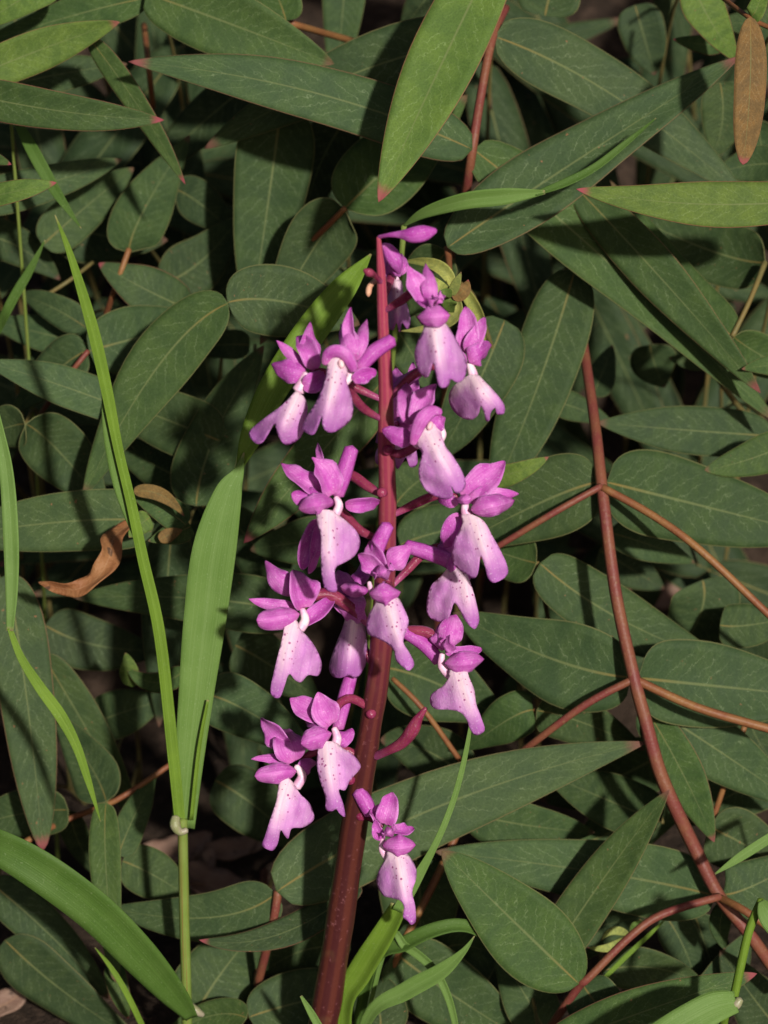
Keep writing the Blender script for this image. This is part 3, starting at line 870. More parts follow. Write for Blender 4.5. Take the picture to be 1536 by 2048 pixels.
dead('curled rust-brown dead leaf caught beside the tall grass', [(262, 1046, .030), (228, 1075, .024), (218, 1115, .020), (195, 1155, .018), (155, 1178, .018), (110, 1174, .02), (76, 1164, .022)], 46, M_DEAD, a=.35, b=.75)
for (x, y, w, ang, L, wd) in [(350, 1695, .095, 20, 190, 80), (440, 1770, .088, -25, 210, 90), (470, 1690, .105, 10, 160, 60), (400, 1745, .092, 70, 150, 60), (10, 2000, .07, 35, 150, 60), (60, 610, .17, 15, 160, 60), (320, 545, .18, -40, 150, 60), (1470, 1610, .13, 30, 150, 70), (1340, 1190, .16, 15, 160, 70), (130, 1260, .15, 10, 160, 60), (640, 1750, .10, 40, 150, 60)]:
    p = P(x, y, w)
    # slide along the view ray until it lies on the ground
    for _ in range(60):
        p = P(x, y, w)
        d = p.z - bank(p.x, p.y) - .003
        if abs(d) < .0004:
            break
        w += d * .7
    c, s = math.cos(R(ang)), math.sin(R(ang))
    pts, wpts = [], []
    for k in (-1, -.5, 0, .5, 1):
        gx, gy = p.x + c * k * L * PX / 2, p.y + s * k * L * PX / 2
        wpts.append(Vector((gx, gy, bank(gx, gy) + .0022 + .003 * k * k)))
    n = 12
    ctr = [Vector(q) for q in cr([tuple(q) for q in wpts], 4)]
    n = len(ctr) - 1
    hw = [max(.00005, wd * .5 * PX * prof(i / n, .5, .6)) for i in range(n + 1)]
    up = (Vector((0, -.55, .83)))
    v, f, uv = blade_mesh(ctr, hw, [0] * (n + 1), .3, .0003, 6, .2, x, up)
    o = mesh_obj('dead_leaf', v, f, M_LITTER, None, uv)
    org = ctr[n // 2].copy()
    for vt in o.data.vertices:
        vt.co -= org
    o.location = org
    o['label'], o['category'], o['group'] = 'pale brown dry dead leaf lying on the soil under the thicket', 'dead leaf', 'dry leaves on the soil'

# ------------------------------------------------------------------ grass
def gblade(parent, pts, mat, name='blade', roll=0, cup=.25, twist=0, nv=6):
    """pts: (x, y, w, width_px)"""
    q = cr(pts, 6)
    ctr = [P(a, b, c) for a, b, c, d in q]
    n = len(q) - 1
    hw = [max(.00003, d * .5 * PX * (DIST + c) / DIST) for a, b, c, d in q]
    v, f, uv = blade_mesh(ctr, hw, [R(roll + twist * i / n) for i in range(n + 1)], cup, .00018, nv, .03, pts[0][0])
    return mesh_obj(name, v, f, mat, parent, uv)


def gw(y):            # depth of upright grass at pixel row y
    return .030 - (1800 - y) * PX * .38


def ground_below(p):
    return Vector((p.x, p.y, bank(p.x, p.y)))


# tall grass on the left
b0 = ground_below(P(374, 2048, .040))
gA = thing('grass_plant', 'tall grass with a yellow-green jointed culm and long blades left of the orchid', 'grass', b0)
cul = [P(365, 1640, gw(1640)), P(367, 1750, gw(1750)), P(369, 1850, gw(1850)), P(372, 1950, gw(1950)), P(374, 2048, .040), b0 - Vector((0, 0, .004))]
cul = [Vector(q) for q in cr([tuple(q) for q in cul], 5)]
tube_world('culm', cul, [.00105 + .0001 * i / len(cul) for i in range(len(cul))], M_CULM, gA, 10)
tube('collar', [(352, 1634, gw(1640) - .001, 9), (350, 1650, gw(1640) - .0015, 11), (360, 1664, gw(1650) - .0015, 8), (374, 1660, gw(1650) - .0015, 6)], M_COLLAR, gA)
tube('collar', [(380, 2010, .036, 7), (392, 2022, .036, 9), (406, 2030, .037, 5)], M_COLLAR, gA)
gblade(gA, [(360, 1655, gw(1655), 22), (344, 1500, gw(1500), 24), (318, 1270, gw(1270), 24), (285, 1120, gw(1120), 23), (262, 1010, gw(1010), 21), (236, 900, gw(900), 20), (212, 780, gw(780), 24), (182, 650, gw(650), 24), (140, 510, gw(510), 14), (110, 430, gw(430), 1.5)], M_GRASS, roll=20, cup=.5)
gblade(gA, [(268, 1075, gw(1075) + .001, 3), (246, 985, gw(985) + .001, 30), (228, 900, gw(900) + .001, 34), (214, 830, gw(830) + .001, 20), (205, 765, gw(765) + .001, 3)], M_GRASSP, roll=-10, cup=.2)
gblade(gA, [(366, 1655, gw(1655) + .002, 46), (378, 1520, gw(1520) + .002, 58), (392, 1390, gw(1390) + .002, 70), (408, 1250, gw(1250) + .003, 84), (428, 1100, gw(1100) + .004, 88), (455, 990, gw(990) + .006, 58), (476, 945, gw(945) + .0075, 24), (488, 905, gw(905) + .009, 2)], M_GRASSP, roll=8, cup=.18)
gblade(gA, [(478, 938, gw(938) + .0085, 12), (505, 870, gw(870) + .011, 48), (550, 775, gw(775) + .016, 62), (620, 668, gw(668) + .022, 68), (690, 575, gw(575) + .028, 52), (742, 508, gw(508) + .034, 4)], M_GRASS, roll=-14, cup=.2)
gblade(gA, [(383, 1640, gw(1640), 8), (398, 1500, gw(1500), 8), (416, 1400, gw(1400), 5)], M_GRASS, roll=0, cup=.6)
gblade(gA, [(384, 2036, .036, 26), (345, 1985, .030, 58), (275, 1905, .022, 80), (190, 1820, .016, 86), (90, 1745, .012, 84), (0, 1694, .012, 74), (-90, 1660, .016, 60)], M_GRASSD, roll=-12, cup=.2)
# left edge grass
b1 = ground_below(P(-60, 1100, .06))
gB = thing('grass_plant', 'pale thin grass blade folded sharply halfway, over the long hanging leaf', 'grass', b1)
gblade(gB, [(-40, 700, .0, 10), (-5, 850, 0, 22), (14, 950, .0, 30), (23, 1080, 0, 32), (24, 1180, 0, 26), (20, 1262, 0, 14)], M_GRASSP, roll=10)
gblade(gB, [(19, 1256, .0, 10), (42, 1315, .001, 16), (80, 1375, .003, 22), (120, 1430, .005, 24), (152, 1490, .007, 19), (176, 1560, .009, 14), (201, 1643, .012, 1.5)], M_GRASS, roll=-10)
pa = P(-40, 700, 0)
cc = [Vector(q) for q in cr([tuple(b1 - Vector((0, 0, .004))), tuple((b1 * .6 + pa * .4) + Vector((-.012, -.01, 0))), tuple(pa)], 6)]
tube_world('culm', cc, [.0008] * len(cc), M_CULM, gB)
# clump at the foot of the orchid
b2 = ground_below(P(690, 2080, .04))
gC = thing('grass_plant', 'bright grass clump with arching blades at the foot of the orchid', 'grass', b2)
bp = b2 - Vector((0, 0, .002))


def from_base(pts, base):
    """prefix a blade with a hidden part that rises from the clump's base"""
    d = base - CENTRE
    w = d.dot(FWD)
    k = (DIST + w) / DIST * PX
    return [(768 + d.dot(RIGHT) / k, 1024 - d.dot(UP) / k, w, pts[0][3] * .8)] + pts


gblade(gC, from_base([(685, 2020, .030, 46), (722, 1945, .024, 50), (768, 1870, .018, 46), (800, 1812, .014, 36)], bp), M_GRASS, roll=-15, cup=.5)
gblade(gC, [(796, 1822, .0138, 26), (828, 1765, .012, 24), (862, 1705, .010, 15), (888, 1650, .009, 13), (910, 1590, .008, 12), (926, 1530, .007, 11), (938, 1470, .006, 8), (944, 1420, .006, 1.5)], M_GRASSP, roll=10, cup=.3)
gblade(gC, from_base([(742, 1940, .030, 26), (812, 1888, .024, 32), (880, 1858, .022, 30), (935, 1854, .023, 26), (985, 1882, .027, 18), (1010, 1905, .03, 3)], bp), M_GRASSD, roll=-30, cup=.4)
gblade(gC, from_base([(772, 1889, .027, 10), (812, 1893, .024, 18), (865, 1935, .022, 18), (895, 1990, .022, 16), (912, 2055, .024, 12), (918, 2110, .028, 3)], bp), M_GRASSP, roll=12, cup=.4)
gblade(gC, from_base([(735, 2038, .026, 24), (812, 1982, .020, 36), (880, 1944, .017, 32), (925, 1905, .015, 14), (949, 1872, .014, 1.5)], bp), M_GRASSP, roll=-10, cup=.3)
gblade(gC, [(650, 2075, .02, 16), (625, 2030, .018, 15), (602, 1992, .017, 5)], M_GRASSP, roll=0, cup=.4)
# lower right grass
b3 = ground_below(P(1440, 2080, .03))
gD = thing('grass_plant', 'grass with a pale broad blade at its culm joint, over the pink-tipped leaf', 'grass', b3)
cul = [Vector(q) for q in cr([tuple(b3 - Vector((0, 0, .004))), tuple(P(1446, 2052, .0)), tuple(P(1466, 2000, -.004)), tuple(P(1484, 1920, -.007)), tuple(P(1500, 1855, -.009)), tuple(P(1524, 1800, -.010))], 5)]
tube_world('culm', cul, [.0009] * len(cul), M_GRASS, gD, 9)
tube('collar', [(1480, 1998, -.006, 8), (1472, 2010, -.006, 10), (1462, 2010, -.005, 7)], M_COLLAR, gD)
gblade(gD, [(1472, 2004, -.0065, 42), (1430, 2014, -.008, 62), (1380, 2040, -.009, 66), (1320, 2075, -.009, 62), (1240, 2120, -.006, 40)], M_GRASSP, roll=14, cup=.15)
gblade(gD, [(1522, 1802, -.011, 12), (1540, 1830, -.012, 50), (1580, 1880, -.011, 46), (1640, 1960, -.008, 20)], M_GRASSP, roll=0)
# blade lying across the big slanting leaf, upper right
b4 = ground_below(P(700, 640, .075))
gE = thing('grass_plant', 'grass blade twisting across the large slanting leaf right of the orchid tip', 'grass', b4)
pb = P(808, 452, .030)
st = [Vector(q) for q in cr([tuple(b4 - Vector((0, 0, .004))), tuple((b4 + pb) / 2 + Vector((0, .015, 0))), tuple(pb)], 6)]
tube_world('culm', st, [.0006] * len(st), M_CULM, gE)
gblade(gE, [(806, 453, .030, 3), (850, 425, .024, 22), (930, 401, .018, 34), (1010, 392, .016, 34), (1090, 384, .0155, 8)], M_GRASSP, roll=20)
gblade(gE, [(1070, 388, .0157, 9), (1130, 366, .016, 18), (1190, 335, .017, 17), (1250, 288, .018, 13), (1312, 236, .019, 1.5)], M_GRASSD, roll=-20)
# thin loose blades
def lone(label, pts, mat):
    p0 = P(*pts[0][:3])
    b = ground_below(p0 + Vector((0, .02, 0)))
    t = thing('grass_plant', label, 'grass', b)
    cc = [Vector(q) for q in cr([tuple(b - Vector((0, 0, .004))), tuple((b + p0) / 2 + Vector((0, .006, 0))), tuple(p0)], 5)]
    tube_world('culm', cc, [.0004] * len(cc), M_CULM, t, 6)
    gblade(t, pts, mat)


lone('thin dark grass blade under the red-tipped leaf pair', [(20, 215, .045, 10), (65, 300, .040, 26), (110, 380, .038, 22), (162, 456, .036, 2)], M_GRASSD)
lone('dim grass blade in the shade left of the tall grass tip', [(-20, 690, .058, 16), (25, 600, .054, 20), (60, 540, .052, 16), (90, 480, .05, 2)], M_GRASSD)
lone('thin bright grass blade near the ground under the broad grass blade', [(300, 2085, .04, 12), (255, 1990, .034, 12), (222, 1935, .032, 10), (190, 1895, .03, 2)], M_GRASS)
lone('pale grass blade across the leaf beside the lowest red node', [(1600, 1640, .02, 16), (1536, 1678, .018, 20), (1480, 1714, .017, 18), (1430, 1748, .017, 3)], M_GRASSP)
lone('thin grass blade behind the curved red twig of the lowest node', [(1195, 1970, .045, 8), (1250, 1915, .044, 10), (1300, 1868, .044, 8), (1330, 1840, .044, 2)], M_GRASS)

# ------------------------------------------------------------------ the orchid
ob = P(645, 2048, WS(2048))
ob = ground_below(ob)
orchid = thing('orchid', 'purple wild orchid with a dark red stem and a loose spike of spotted pink flowers', 'orchid', ob)
AX = [(757, 474, 4), (760, 515, 7), (763, 560, 9), (766, 650, 11), (771, 760, 14), (773, 900, 16.5), (775, 1000, 17.5), (772, 1100, 19.5), (765, 1250, 22), (757, 1350, 22.5), (741, 1450, 23), (725, 1550, 25), (701, 1700, 27.5), (679, 1850, 29), (655, 2000, 30.5), (646, 2048, 31)]
q = cr([(x, y, r) for x, y, r in AX], 5)
ctr = [P(x, y, WS(y)) for x, y, r in q]
rad = [r * PX * (1 + .03 * math.sin(i * 1.1)) for i, (x, y, r) in enumerate(q)]
low = ctr[-1]
for k in range(1, 6):
    ctr.append(low.lerp(Vector((ob.x, ob.y, ob.z - .006)), k / 5))
    rad.append(.0031)
tube_world('stem', ctr, rad, M_OSTEM, orchid, 14)


def axis_x(y):
    for (x0, y0, r0), (x1, y1, r1) in zip(AX, AX[1:]):
        if y0 <= y <= y1:
            return x0 + (x1 - x0) * (y - y0) / (y1 - y0)
    return AX[-1][0]


def petal(parent, b, t, width, w0, w1, name, mat, cup=.45, a=.5, bb=.55, bend=.0, roll=None, bow=0):
    mx, my = (b[0] + t[0]) / 2, (b[1] + t[1]) / 2
    dx, dy = t[0] - b[0], t[1] - b[1]
    L = math.hypot(dx, dy)
    mx += -dy / L * bow
    my += dx / L * bow
    q = bez((b[0], b[1], w0), (mx, my, (w0 + w1) / 2 - bend), (t[0], t[1], w1), 14)
    curl = random.uniform(-.004, .004)
    ctr = [P(p[0], p[1], p[2] + curl * max(0, s - .45) ** 2 * 4) for s, p in q]
    sd = random.random() * 9
    hw = [max(.00004, width * .5 * PX * (.04 + .96 * prof(s, a, bb)) * (1 + .07 * math.sin(s * 8 + sd))) for s, p in q]
    r0 = roll if roll is not None else random.uniform(-25, 25)
    tw = random.uniform(-30, 30) if roll is None else random.uniform(-8, 8)
    v, f, uv = blade_mesh(ctr, hw, [R(r0 + tw * s) for s, p in q], cup, .00016, 8, .20, random.random() * 6)
    return mesh_obj(name, v, f, mat, parent, uv)


def inside(p, poly):
    c = False
    for (x0, y0), (x1, y1) in zip(poly, poly[1:] + poly[:1]):
        if (y0 > p[1]) != (y1 > p[1]) and p[0] < (x1 - x0) * (p[1] - y0) / (y1 - y0) + x0:
            c = not c
    return c


def lip(parent, outline, axis, wf, fold=1.0, name='lip', mat=None, back=0.0):
    """outline: pixel polygon; axis: (neck, tip) of the pale ridge; the lobes fall back from that ridge"""
    pl = [p[:2] for p in cr([tuple(map(float, p)) for p in outline + outline[:1]], 4)][:-1]
    xs, ys = [p[0] for p in pl], [p[1] for p in pl]
    pts = [Vector(p) for p in pl]
    n0 = len(pts)
    st = 5.0
    y = min(ys) + 2
    k = 0
    while y < max(ys):
        x = min(xs) + (k % 2) * st / 2
        while x < max(xs):
            if inside((x, y), pl) and min((x - a) ** 2 + (y - b) ** 2 for a, b in pl) > 6:
                pts.append(Vector((x, y)))
            x += st
        y += st * .87
        k += 1
    res = delaunay_2d_cdt(pts, [(i, (i + 1) % n0) for i in range(n0)], [], 1, 1e-4)
    vs, fs = res[0], res[2]
    (ax, ay), (bx, by) = axis
    dx, dy = bx - ax, by - ay
    L = math.hypot(dx, dy)
    ux, uy = dx / L, dy / L
    half = max(abs((p[0] - ax) * -uy + (p[1] - ay) * ux) for p in pl)
    verts, uvs = [], []
    sd = random.random() * 20
    for v in vs:
        t = ((v.x - ax) * ux + (v.y - ay) * uy) / L
        d = (v.x - ax) * -uy + (v.y - ay) * ux
        dn = d / half
        w = wf + fold * .0065 * abs(dn) ** 1.6 + back * d * PX - .0022 * math.sin(max(0, min(1, t)) * math.pi) + .0025 * max(0, t - .7)
        fan = math.atan2(d, t * L + 25)
        e = noise.noise(Vector((v.x * .04, v.y * .04, sd))) * .0010 * (.2 + abs(dn)) + .00032 * math.sin(fan * 17 + sd) * min(1, max(0, t)) + .0009 * math.sin(fan * 7 + sd) * max(0, t - .45) * abs(dn)
        verts.append(P(v.x, v.y, w + e))
        uvs.append((max(0, min(1, t)), max(0, min(1, dn * .5 + .5))))
    o = mesh_obj(name, verts, [tuple(f) for f in fs], mat or M_LIP, parent, uvs)
    md = o.modifiers.new('thickness', 'SOLIDIFY')
    md.thickness = .0002
    md.offset = 0
    return o


def blob(parent, x, y, w, rx, ry, rz, mat, name, rot=0):
    verts, faces = [], []
    c = P(x, y, w)
    nu_, nv_ = 12, 8
    for j in range(nv_ + 1):
        th = math.pi * j / nv_
        for i in range(nu_):
            ph = 2 * math.pi * i / nu_
            a, b, d = math.sin(th) * math.cos(ph) * rx, math.cos(th) * ry, math.sin(th) * math.sin(ph) * rz
            k = 1 + .12 * noise.noise(Vector((a * .1, b * .1, d * .1 + x)))
            ca, sa = math.cos(R(rot)), math.sin(R(rot))
            verts.append(c + (RIGHT * (a * ca - b * sa) + UP * (a * sa + b * ca) + FWD * d) * (PX * k))
    for j in range(nv_):
        for i in range(nu_):
            a, b = j * nu_ + i, j * nu_ + (i + 1) % nu_
            faces.append((a, b, b + nu_, a + nu_))
    return mesh_obj(name, verts, faces, mat, parent, [(.4, .5)] * len(verts))


def flower(dw, y, ov, parts, lipspec=None, ovr=8):
    """dw: depth of the throat relative to the stem; ov: ovary path in pixels from the stem outwards"""
    wf = WS(y) + dw
    n = len(ov)
    ws0 = WS(ov[0][1]) + (0 if abs(ov[0][0] - axis_x(ov[0][1])) < 30 else dw * .5)
    pts = []
    for i, p in enumerate(ov):
        s = i / (n - 1)
        pts.append((p[0], p[1], ws0 + (wf + .003 - ws0) * s, ovr * (.72 + .5 * math.sin(s * math.pi))))
    f = tube('flower', pts, M_OVARY, orchid, 9, 6)
    for p in parts:
        k = p[0]
        dd = p[-1] * 1e-3 if isinstance(p[-1], float) else 0
        if k == 's':
            petal(f, p[1], p[2], p[3], wf + .001 + dd, wf + .0035 + dd, 'sepal', M_PETAL, random.choice((.6, .5, -.45)), .6, .95, .002, bow=random.uniform(-7, 7))
        elif k == 'p':
            petal(f, p[1], p[2], p[3], wf - .0005 + dd, wf + .002 + dd, 'petal', M_PETAL2, random.choice((.5, -.45)), .5, .66, .0015, bow=random.uniform(-6, 6))
        elif k == 'h':
            petal(f, p[1], p[2], p[3], wf - .003 + dd, wf - .003 + dd, 'petal', M_PETAL, -.8, .42, .44, .0025, 0, bow=random.uniform(-4, 4))
        elif k == 'r':
            m = len(p[1])
            tube('spur', [(x, yy, wf + .003 + dd, p[2] * (.8 + .35 * math.sin(math.pi * (.15 + .7 * (1 - i / max(1, m - 1)))))) for i, (x, yy) in enumerate(p[1])], M_PETAL2, f, 10, 6)
        elif k == 'n':
            tube('throat', [(x, yy, wf - .0005 + dd, p[2] * (.5, .78, .85)[min(i, 2)]) for i, (x, yy) in enumerate(p[1])], M_PALE, f, 10, 6)
        elif k == 'a':
            m = len(p[1])
            tube('petal', [(x, yy, wf - .0035 + dd + .002 * abs(2 * i / (m - 1) - 1), p[2] * (.55 + .6 * math.sin(math.pi * i / (m - 1)))) for i, (x, yy) in enumerate(p[1])], M_PETAL, f, 10, 6, .6)
        elif k == 'c':
            blob(f, p[1][0], p[1][1], wf - .0005 + dd, 6, 9, 6, M_ANTHER, 'column', p[2])
    if lipspec:
        o, a, fold = lipspec[:3]
        lip(f, o, a, wf - .0035, fold, back=lipspec[3] if len(lipspec) > 3 else 0)
    return f


# 1 upper left, rear of the pair
flower(-.004, 760, [(765, 800), (700, 770), (645, 745), (620, 742)],
       [('s', (626, 742), (621, 643), 42), ('s', (628, 738), (594, 672), 40, -1.5), ('s', (614, 738), (553, 681), 24), ('p', (614, 748), (542, 728), 46), ('p', (606, 772), (652, 748), 38, -1.0),
        ('n', [(612, 746), (606, 765), (596, 782)], 15)],
       ([(592, 782), (565, 810), (535, 832), (503, 858), (499, 872), (512, 887), (524, 885), (536, 868), (549, 848), (557, 872), (570, 889), (588, 884), (602, 872), (612, 845), (614, 812), (606, 792)], ((600, 780), (552, 890)), 1.0))
# 2 upper left, front of the pair
flower(-.012, 742, [(762, 838), (726, 816), (702, 785), (698, 760)],
       [('s', (706, 700), (702, 614), 26), ('s', (698, 722), (681, 648), 50, -1.5), ('s', (708, 722), (734, 637), 30, -1.2), ('r', [(718, 738), (745, 706), (785, 680)], 14, -2.0), ('p', (706, 762), (753, 744), 28),
        ('a', [(650, 728), (656, 710), (672, 702), (690, 708), (703, 728), (708, 742)], 13, -1.0), ('n', [(692, 738), (700, 752), (690, 766)], 9), ('c', (682, 728), 20, -3.5)],
       ([(655, 720), (653, 748), (645, 775), (632, 806), (610, 840), (605, 857), (613, 866), (627, 869), (636, 852), (643, 834), (647, 856), (662, 865), (684, 855), (700, 840), (706, 815), (700, 785), (692, 762), (694, 735), (684, 716), (668, 712)], ((674, 728), (646, 868)), .9))
# 3 upper right, front
flower(-.012, 630, [(768, 622), (800, 603), (828, 585), (850, 606)],
       [('s', (858, 612), (814, 530), 44), ('s', (862, 612), (851, 526), 32, -1.0), ('p', (862, 612), (840, 600), 28, -2.0), ('h', (866, 594), (872, 608), 30, -1.0), ('h', (834, 634), (900, 630), 44, -1.0), ('s', (872, 612), (890, 592), 20)],
       ([(848, 642), (847, 660), (836, 684), (830, 708), (836, 738), (848, 753), (857, 752), (866, 726), (873, 752), (877, 770), (886, 776), (897, 770), (901, 758), (915, 765), (928, 756), (933, 728), (920, 695), (906, 670), (893, 650), (880, 640)], ((868, 640), (888, 776)), .9))
# 4 right, seen from the side
flower(-.002, 725, [(776, 800), (830, 748), (900, 720), (930, 722)],
       [('s', (930, 706), (930, 613), 44), ('s', (934, 708), (970, 634), 32, -1.0), ('p', (938, 726), (984, 690), 46, -1.0), ('p', (926, 730), (905, 700), 40), ('n', [(938, 726), (944, 742), (948, 758)], 12)],
       ([(938, 750), (925, 758), (905, 775), (898, 796), (905, 818), (922, 834), (942, 839), (956, 830), (961, 812), (968, 824), (972, 841), (979, 840), (981, 826), (990, 815), (994, 828), (1008, 826), (1007, 808), (990, 785), (970, 764), (955, 750)], ((946, 750), (1000, 830)), 1.5))
# 5 behind the top of the stem
flower(.010, 550, [(766, 600), (780, 560), (788, 548)],
       [('s', (786, 548), (776, 488), 34), ('s', (794, 548), (803, 506), 30, -1.0), ('h', (772, 530), (808, 528), 40), ('p', (780, 556), (762, 520), 26), ('n', [(790, 550), (794, 570), (796, 582)], 11)],
       ([(782, 560), (776, 595), (772, 630), (776, 652), (786, 660), (793, 645), (799, 665), (804, 645), (814, 658), (821, 645), (815, 615), (806, 585), (802, 562)], ((793, 560), (798, 662)), 1.2))
# 6 middle right, front
flower(-.012, 860, [(776, 900), (800, 908), (830, 892), (850, 872)],
       [('s', (828, 848), (810, 764), 42, 2.0), ('s', (834, 848), (873, 768), 46, .5), ('p', (826, 882), (764, 858), 38, 2.0), ('a', [(826, 888), (834, 860), (846, 836), (864, 822), (882, 824)], 13, -1.0), ('p', (868, 864), (890, 836), 32, -1.5), ('n', [(826, 876), (834, 888), (850, 888)], 11), ('n', [(880, 852), (886, 868), (878, 884)], 9), ('c', (860, 852), -20, -3.5)],
       ([(830, 880), (838, 895), (845, 908), (838, 935), (840, 960), (852, 980), (872, 993), (895, 998), (906, 990), (902, 972), (912, 986), (926, 980), (931, 965), (922, 940), (905, 912), (890, 892), (882, 866), (872, 842), (852, 842), (838, 862)], ((856, 862), (922, 985)), .8, -.12))
# 7 behind the stem in the middle
flower(.011, 850, [(776, 850), (792, 850), (802, 845)],
       [('s', (800, 850), (792, 735), 46), ('s', (806, 850), (826, 724), 40, 1.0), ('r', [(788, 784), (812, 762), (838, 744)], 11, -6.0), ('p', (800, 850), (752, 880), 34), ('h', (785, 850), (826, 846), 44)],
       ([(780, 850), (765, 880), (752, 905), (752, 925), (765, 930), (785, 920), (795, 938), (805, 925), (812, 915), (820, 934), (834, 928), (832, 900), (822, 870), (815, 850)], ((798, 850), (800, 935)), 1.0))
# 8 right
flower(-.004, 995, [(782, 1032), (830, 1008), (870, 992), (915, 992)],
       [('s', (922, 992), (1010, 922), 58), ('s', (934, 998), (1038, 988), 42, -1.0), ('h', (940, 1020), (1030, 1000), 46, 0.0), ('p', (918, 1000), (872, 985), 30), ('p', (925, 1030), (893, 1095), 40, 2.0), ('h', (912, 998), (944, 996), 22, -1.0), ('n', [(930, 1004), (932, 1025), (945, 1044)], 13)],
       ([(922, 1030), (925, 1048), (914, 1070), (904, 1095), (908, 1128), (930, 1146), (946, 1156), (956, 1146), (961, 1112), (970, 1132), (976, 1156), (990, 1165), (1014, 1150), (1013, 1128), (1000, 1100), (986, 1075), (974, 1052), (962, 1038), (940, 1028)], ((948, 1034), (988, 1160)), .9))
# 9 left, middle
flower(-.010, 1000, [(768, 1082), (722, 1062), (690, 1030), (668, 1010)],
       [('s', (648, 948), (635, 885), 16, 1.0), ('s', (648, 985), (562, 926), 46, 1.0), ('s', (664, 990), (624, 915), 58, -.5), ('p', (650, 990), (583, 988), 44), ('h', (596, 1018), (672, 1004), 42, 0.0), ('r', [(674, 990), (686, 950), (703, 897)], 15, 3.0), ('p', (690, 1010), (760, 1004), 30, 2.0), ('n', [(672, 994), (678, 1012), (668, 1034)], 11)],
       ([(632, 1020), (634, 1042), (642, 1072), (642, 1110), (644, 1150), (650, 1176), (664, 1184), (674, 1180), (670, 1156), (671, 1135), (690, 1124), (710, 1110), (720, 1085), (712, 1062), (694, 1044), (676, 1030), (660, 1020)], ((652, 1022), (660, 1184)), 1.0))
flower(-.002, 1050, [(764, 990), (735, 972), (700, 950), (668, 962)],
       [('p', (640, 1040), (604, 1140), 40, 1.0), ('p', (636, 1050), (618, 1148), 26, 0.0)], None, 9)
# 10 centre, front
flower(-.014, 1165, [(772, 1200), (778, 1180), (776, 1160)],
       [('s', (764, 1150), (716, 1108), 38), ('s', (768, 1150), (738, 1082), 50, .5), ('s', (770, 1130), (824, 1090), 46, 1.0), ('r', [(752, 1112), (758, 1085), (776, 1050)], 14, 0.0), ('h', (762, 1128), (776, 1160), 42, .5), ('h', (738, 1186), (802, 1184), 46, -.5), ('n', [(738, 1164), (742, 1180), (750, 1196)], 8), ('c', (770, 1150), 0)],
       ([(752, 1192), (750, 1208), (740, 1226), (734, 1248), (737, 1268), (752, 1275), (772, 1285), (788, 1300), (792, 1320), (804, 1332), (818, 1341), (828, 1328), (818, 1305), (806, 1284), (812, 1262), (817, 1242), (808, 1218), (796, 1196), (775, 1188)], ((772, 1190), (812, 1338)), .9))
# 11 right, seen from behind
flower(.003, 1140, [(786, 1170), (815, 1140), (842, 1112), (878, 1094), (905, 1104)],
       [('r', [(925, 1152), (898, 1122), (858, 1106), (812, 1092)], 14, -4.0), ('p', (905, 1110), (940, 1160), 40, -2.0), ('p', (900, 1110), (892, 1070), 36)],
       ([(900, 1130), (880, 1155), (862, 1172), (854, 1204), (856, 1230), (876, 1243), (896, 1238), (908, 1206), (920, 1220), (930, 1240), (948, 1258), (958, 1240), (952, 1205), (944, 1176), (932, 1146), (916, 1130)], ((928, 1135), (944, 1255)), 1.0))
# 12 left
flower(-.006, 1217, [(740, 1250), (700, 1215), (662, 1190), (625, 1192), (606, 1210)],
       [('s', (590, 1190), (530, 1120), 46, .5), ('s', (606, 1216), (588, 1140), 64, -1.0), ('s', (592, 1212), (498, 1198), 26), ('h', (600, 1228), (513, 1240), 46, 0.0), ('p', (604, 1250), (668, 1196), 34, 2.0), ('n', [(604, 1218), (610, 1240), (600, 1258)], 12)],
       ([(570, 1238), (568, 1258), (562, 1288), (550, 1335), (541, 1380), (548, 1394), (560, 1394), (568, 1375), (578, 1348), (590, 1360), (602, 1364), (616, 1350), (636, 1351), (643, 1328), (632, 1298), (616, 1275), (600, 1258), (592, 1240)], ((582, 1240), (552, 1394)), 1.1), 11)
# 13 behind, left of the stem
flower(.006, 1200, [(748, 1330), (728, 1300), (712, 1262), (706, 1230)],
       [('s', (700, 1200), (676, 1140), 40), ('p', (706, 1215), (672, 1188), 46, -1.0), ('h', (680, 1172), (738, 1180), 32, -3.0), ('p', (690, 1190), (735, 1110), 36, 2.0), ('h', (672, 1215), (728, 1220), 60)],
       ([(692, 1230), (686, 1255), (672, 1290), (659, 1330), (664, 1350), (680, 1356), (698, 1350), (712, 1356), (726, 1340), (735, 1310), (732, 1275), (724, 1240)], ((708, 1230), (696, 1356)), 1.0), 9)
# 14 right, lower
flower(-.006, 1300, [(782, 1264), (825, 1262), (860, 1268), (882, 1295)],
       [('s', (884, 1302), (888, 1238), 46, .5), ('s', (894, 1296), (912, 1230), 54, -.5), ('p', (890, 1302), (964, 1298), 24), ('h', (888, 1326), (969, 1318), 46, 0.0), ('r', [(878, 1322), (848, 1288), (806, 1262)], 13, 1.0), ('n', [(884, 1308), (884, 1332), (900, 1352)], 11), ('h', (880, 1290), (900, 1286), 34, .5)],
       ([(898, 1340), (898, 1354), (886, 1372), (864, 1388), (861, 1406), (872, 1418), (896, 1419), (920, 1424), (934, 1440), (940, 1458), (952, 1470), (969, 1460), (962, 1435), (952, 1408), (948, 1380), (938, 1355), (930, 1338)], ((916, 1338), (958, 1468)), .9), 10)
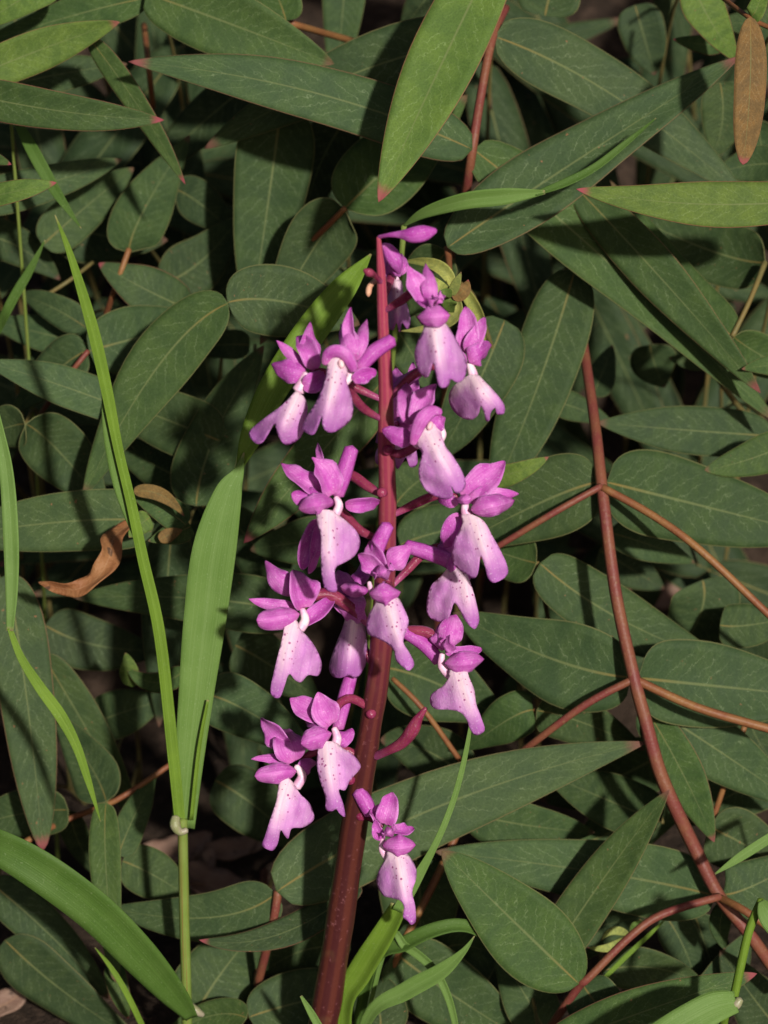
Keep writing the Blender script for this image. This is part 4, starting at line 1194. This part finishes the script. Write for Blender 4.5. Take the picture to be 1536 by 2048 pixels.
# 15 lower left, front
flower(-.010, 1454, [(744, 1428), (726, 1408), (698, 1397), (676, 1412), (670, 1440)],
       [('s', (650, 1432), (580, 1396), 50, .5), ('s', (664, 1448), (636, 1384), 54, -1.0), ('p', (656, 1456), (611, 1442), 26), ('h', (664, 1466), (601, 1488), 48, 0.0), ('r', [(676, 1456), (690, 1395), (706, 1337)], 13, 4.0), ('p', (668, 1484), (704, 1456), 36, 1.0), ('n', [(668, 1456), (674, 1476), (668, 1496)], 12)],
       ([(634, 1482), (636, 1502), (634, 1530), (640, 1560), (651, 1592), (652, 1618), (664, 1622), (672, 1618), (680, 1628), (690, 1633), (686, 1608), (677, 1580), (690, 1580), (700, 1560), (718, 1540), (720, 1528), (706, 1510), (684, 1496), (668, 1484)], ((652, 1484), (670, 1630)), 1.0))
# 16 lowest left
flower(-.005, 1526, [(730, 1520), (690, 1500), (640, 1500), (600, 1520)],
       [('s', (580, 1498), (521, 1436), 46, .5), ('s', (590, 1522), (566, 1458), 60, -1.0), ('s', (580, 1528), (503, 1518), 22), ('h', (594, 1542), (509, 1552), 42, 0.0), ('p', (598, 1550), (634, 1526), 34, 1.0), ('n', [(592, 1532), (604, 1552), (592, 1574)], 12)],
       ([(560, 1554), (557, 1576), (552, 1605), (542, 1635), (530, 1672), (524, 1690), (536, 1699), (547, 1700), (556, 1684), (561, 1660), (570, 1672), (577, 1676), (583, 1657), (604, 1655), (622, 1645), (628, 1632), (618, 1606), (600, 1588), (588, 1568), (576, 1556)], ((574, 1556), (538, 1698)), 1.0))
# 17 lowest right
flower(-.009, 1670, [(722, 1632), (736, 1632), (752, 1640), (764, 1652)],
       [('r', [(742, 1628), (730, 1604), (716, 1582)], 14, 0.0), ('s', (768, 1648), (784, 1584), 46, -.5), ('s', (764, 1648), (744, 1616), 46, .5), ('p', (782, 1654), (828, 1656), 26), ('h', (774, 1652), (786, 1676), 34, .5), ('h', (764, 1692), (832, 1690), 46, 0.0), ('p', (766, 1680), (752, 1640), 24), ('n', [(766, 1678), (764, 1698), (774, 1716)], 9)],
       ([(774, 1704), (770, 1720), (758, 1742), (754, 1766), (766, 1790), (784, 1796), (802, 1802), (808, 1816), (806, 1834), (816, 1842), (822, 1849), (831, 1842), (830, 1812), (824, 1784), (831, 1760), (832, 1738), (822, 1718), (808, 1704), (790, 1700)], ((794, 1704), (822, 1846)), .9))
# unopened bud at the tip
bud = tube('flower_bud', [(758, 474, WS(474), 4), (778, 470, WS(470) - .002, 4.5), (800, 469, WS(470) - .003, 8), (825, 470, WS(470) - .004, 16), (850, 466, WS(470) - .004, 16), (872, 461, WS(470) - .004, 5)], M_PETAL2, orchid, 12)
bud['label'] = 'closed magenta bud at the tip of the spike'
tube('flower_bud', [(766, 490, WS(490) + .004, 5), (776, 500, WS(500) + .005, 14), (790, 522, WS(520) + .005, 16), (798, 545, WS(540) + .006, 5)], M_PETAL2, orchid, 10)
tube('withered_bud', [(764, 566, WS(566), 6), (748, 550, WS(550) - .003, 6), (738, 545, WS(545) - .005, 9), (728, 540, WS(540) - .005, 4)], M_OVARY, orchid, 8)
wb = tube('withered_bud', [(752, 560, WS(560) + .003, 5), (740, 572, WS(572) + .001, 6), (737, 586, WS(590), 6), (737, 593, WS(590), 2)], M_WITHER, orchid, 8)
pod = tube('seed_pod', [(752, 1512, WS(1512) - .001, 9), (775, 1502, WS(1500) - .004, 9), (805, 1485, WS(1485) - .006, 12), (826, 1458, WS(1458) - .007, 14), (836, 1438, WS(1438) - .007, 10), (852, 1416, WS(1416) - .007, 4)], M_OVARY, orchid, 10)
pod['label'] = 'swollen pink pod whose flower has fallen'
for x, y in ((722, 1632), (700, 1560), (742, 1428), (764, 985), (776, 900)):
    blob(orchid, x, y, WS(y) - .0025, 11, 10, 9, M_OVARY, 'bract')
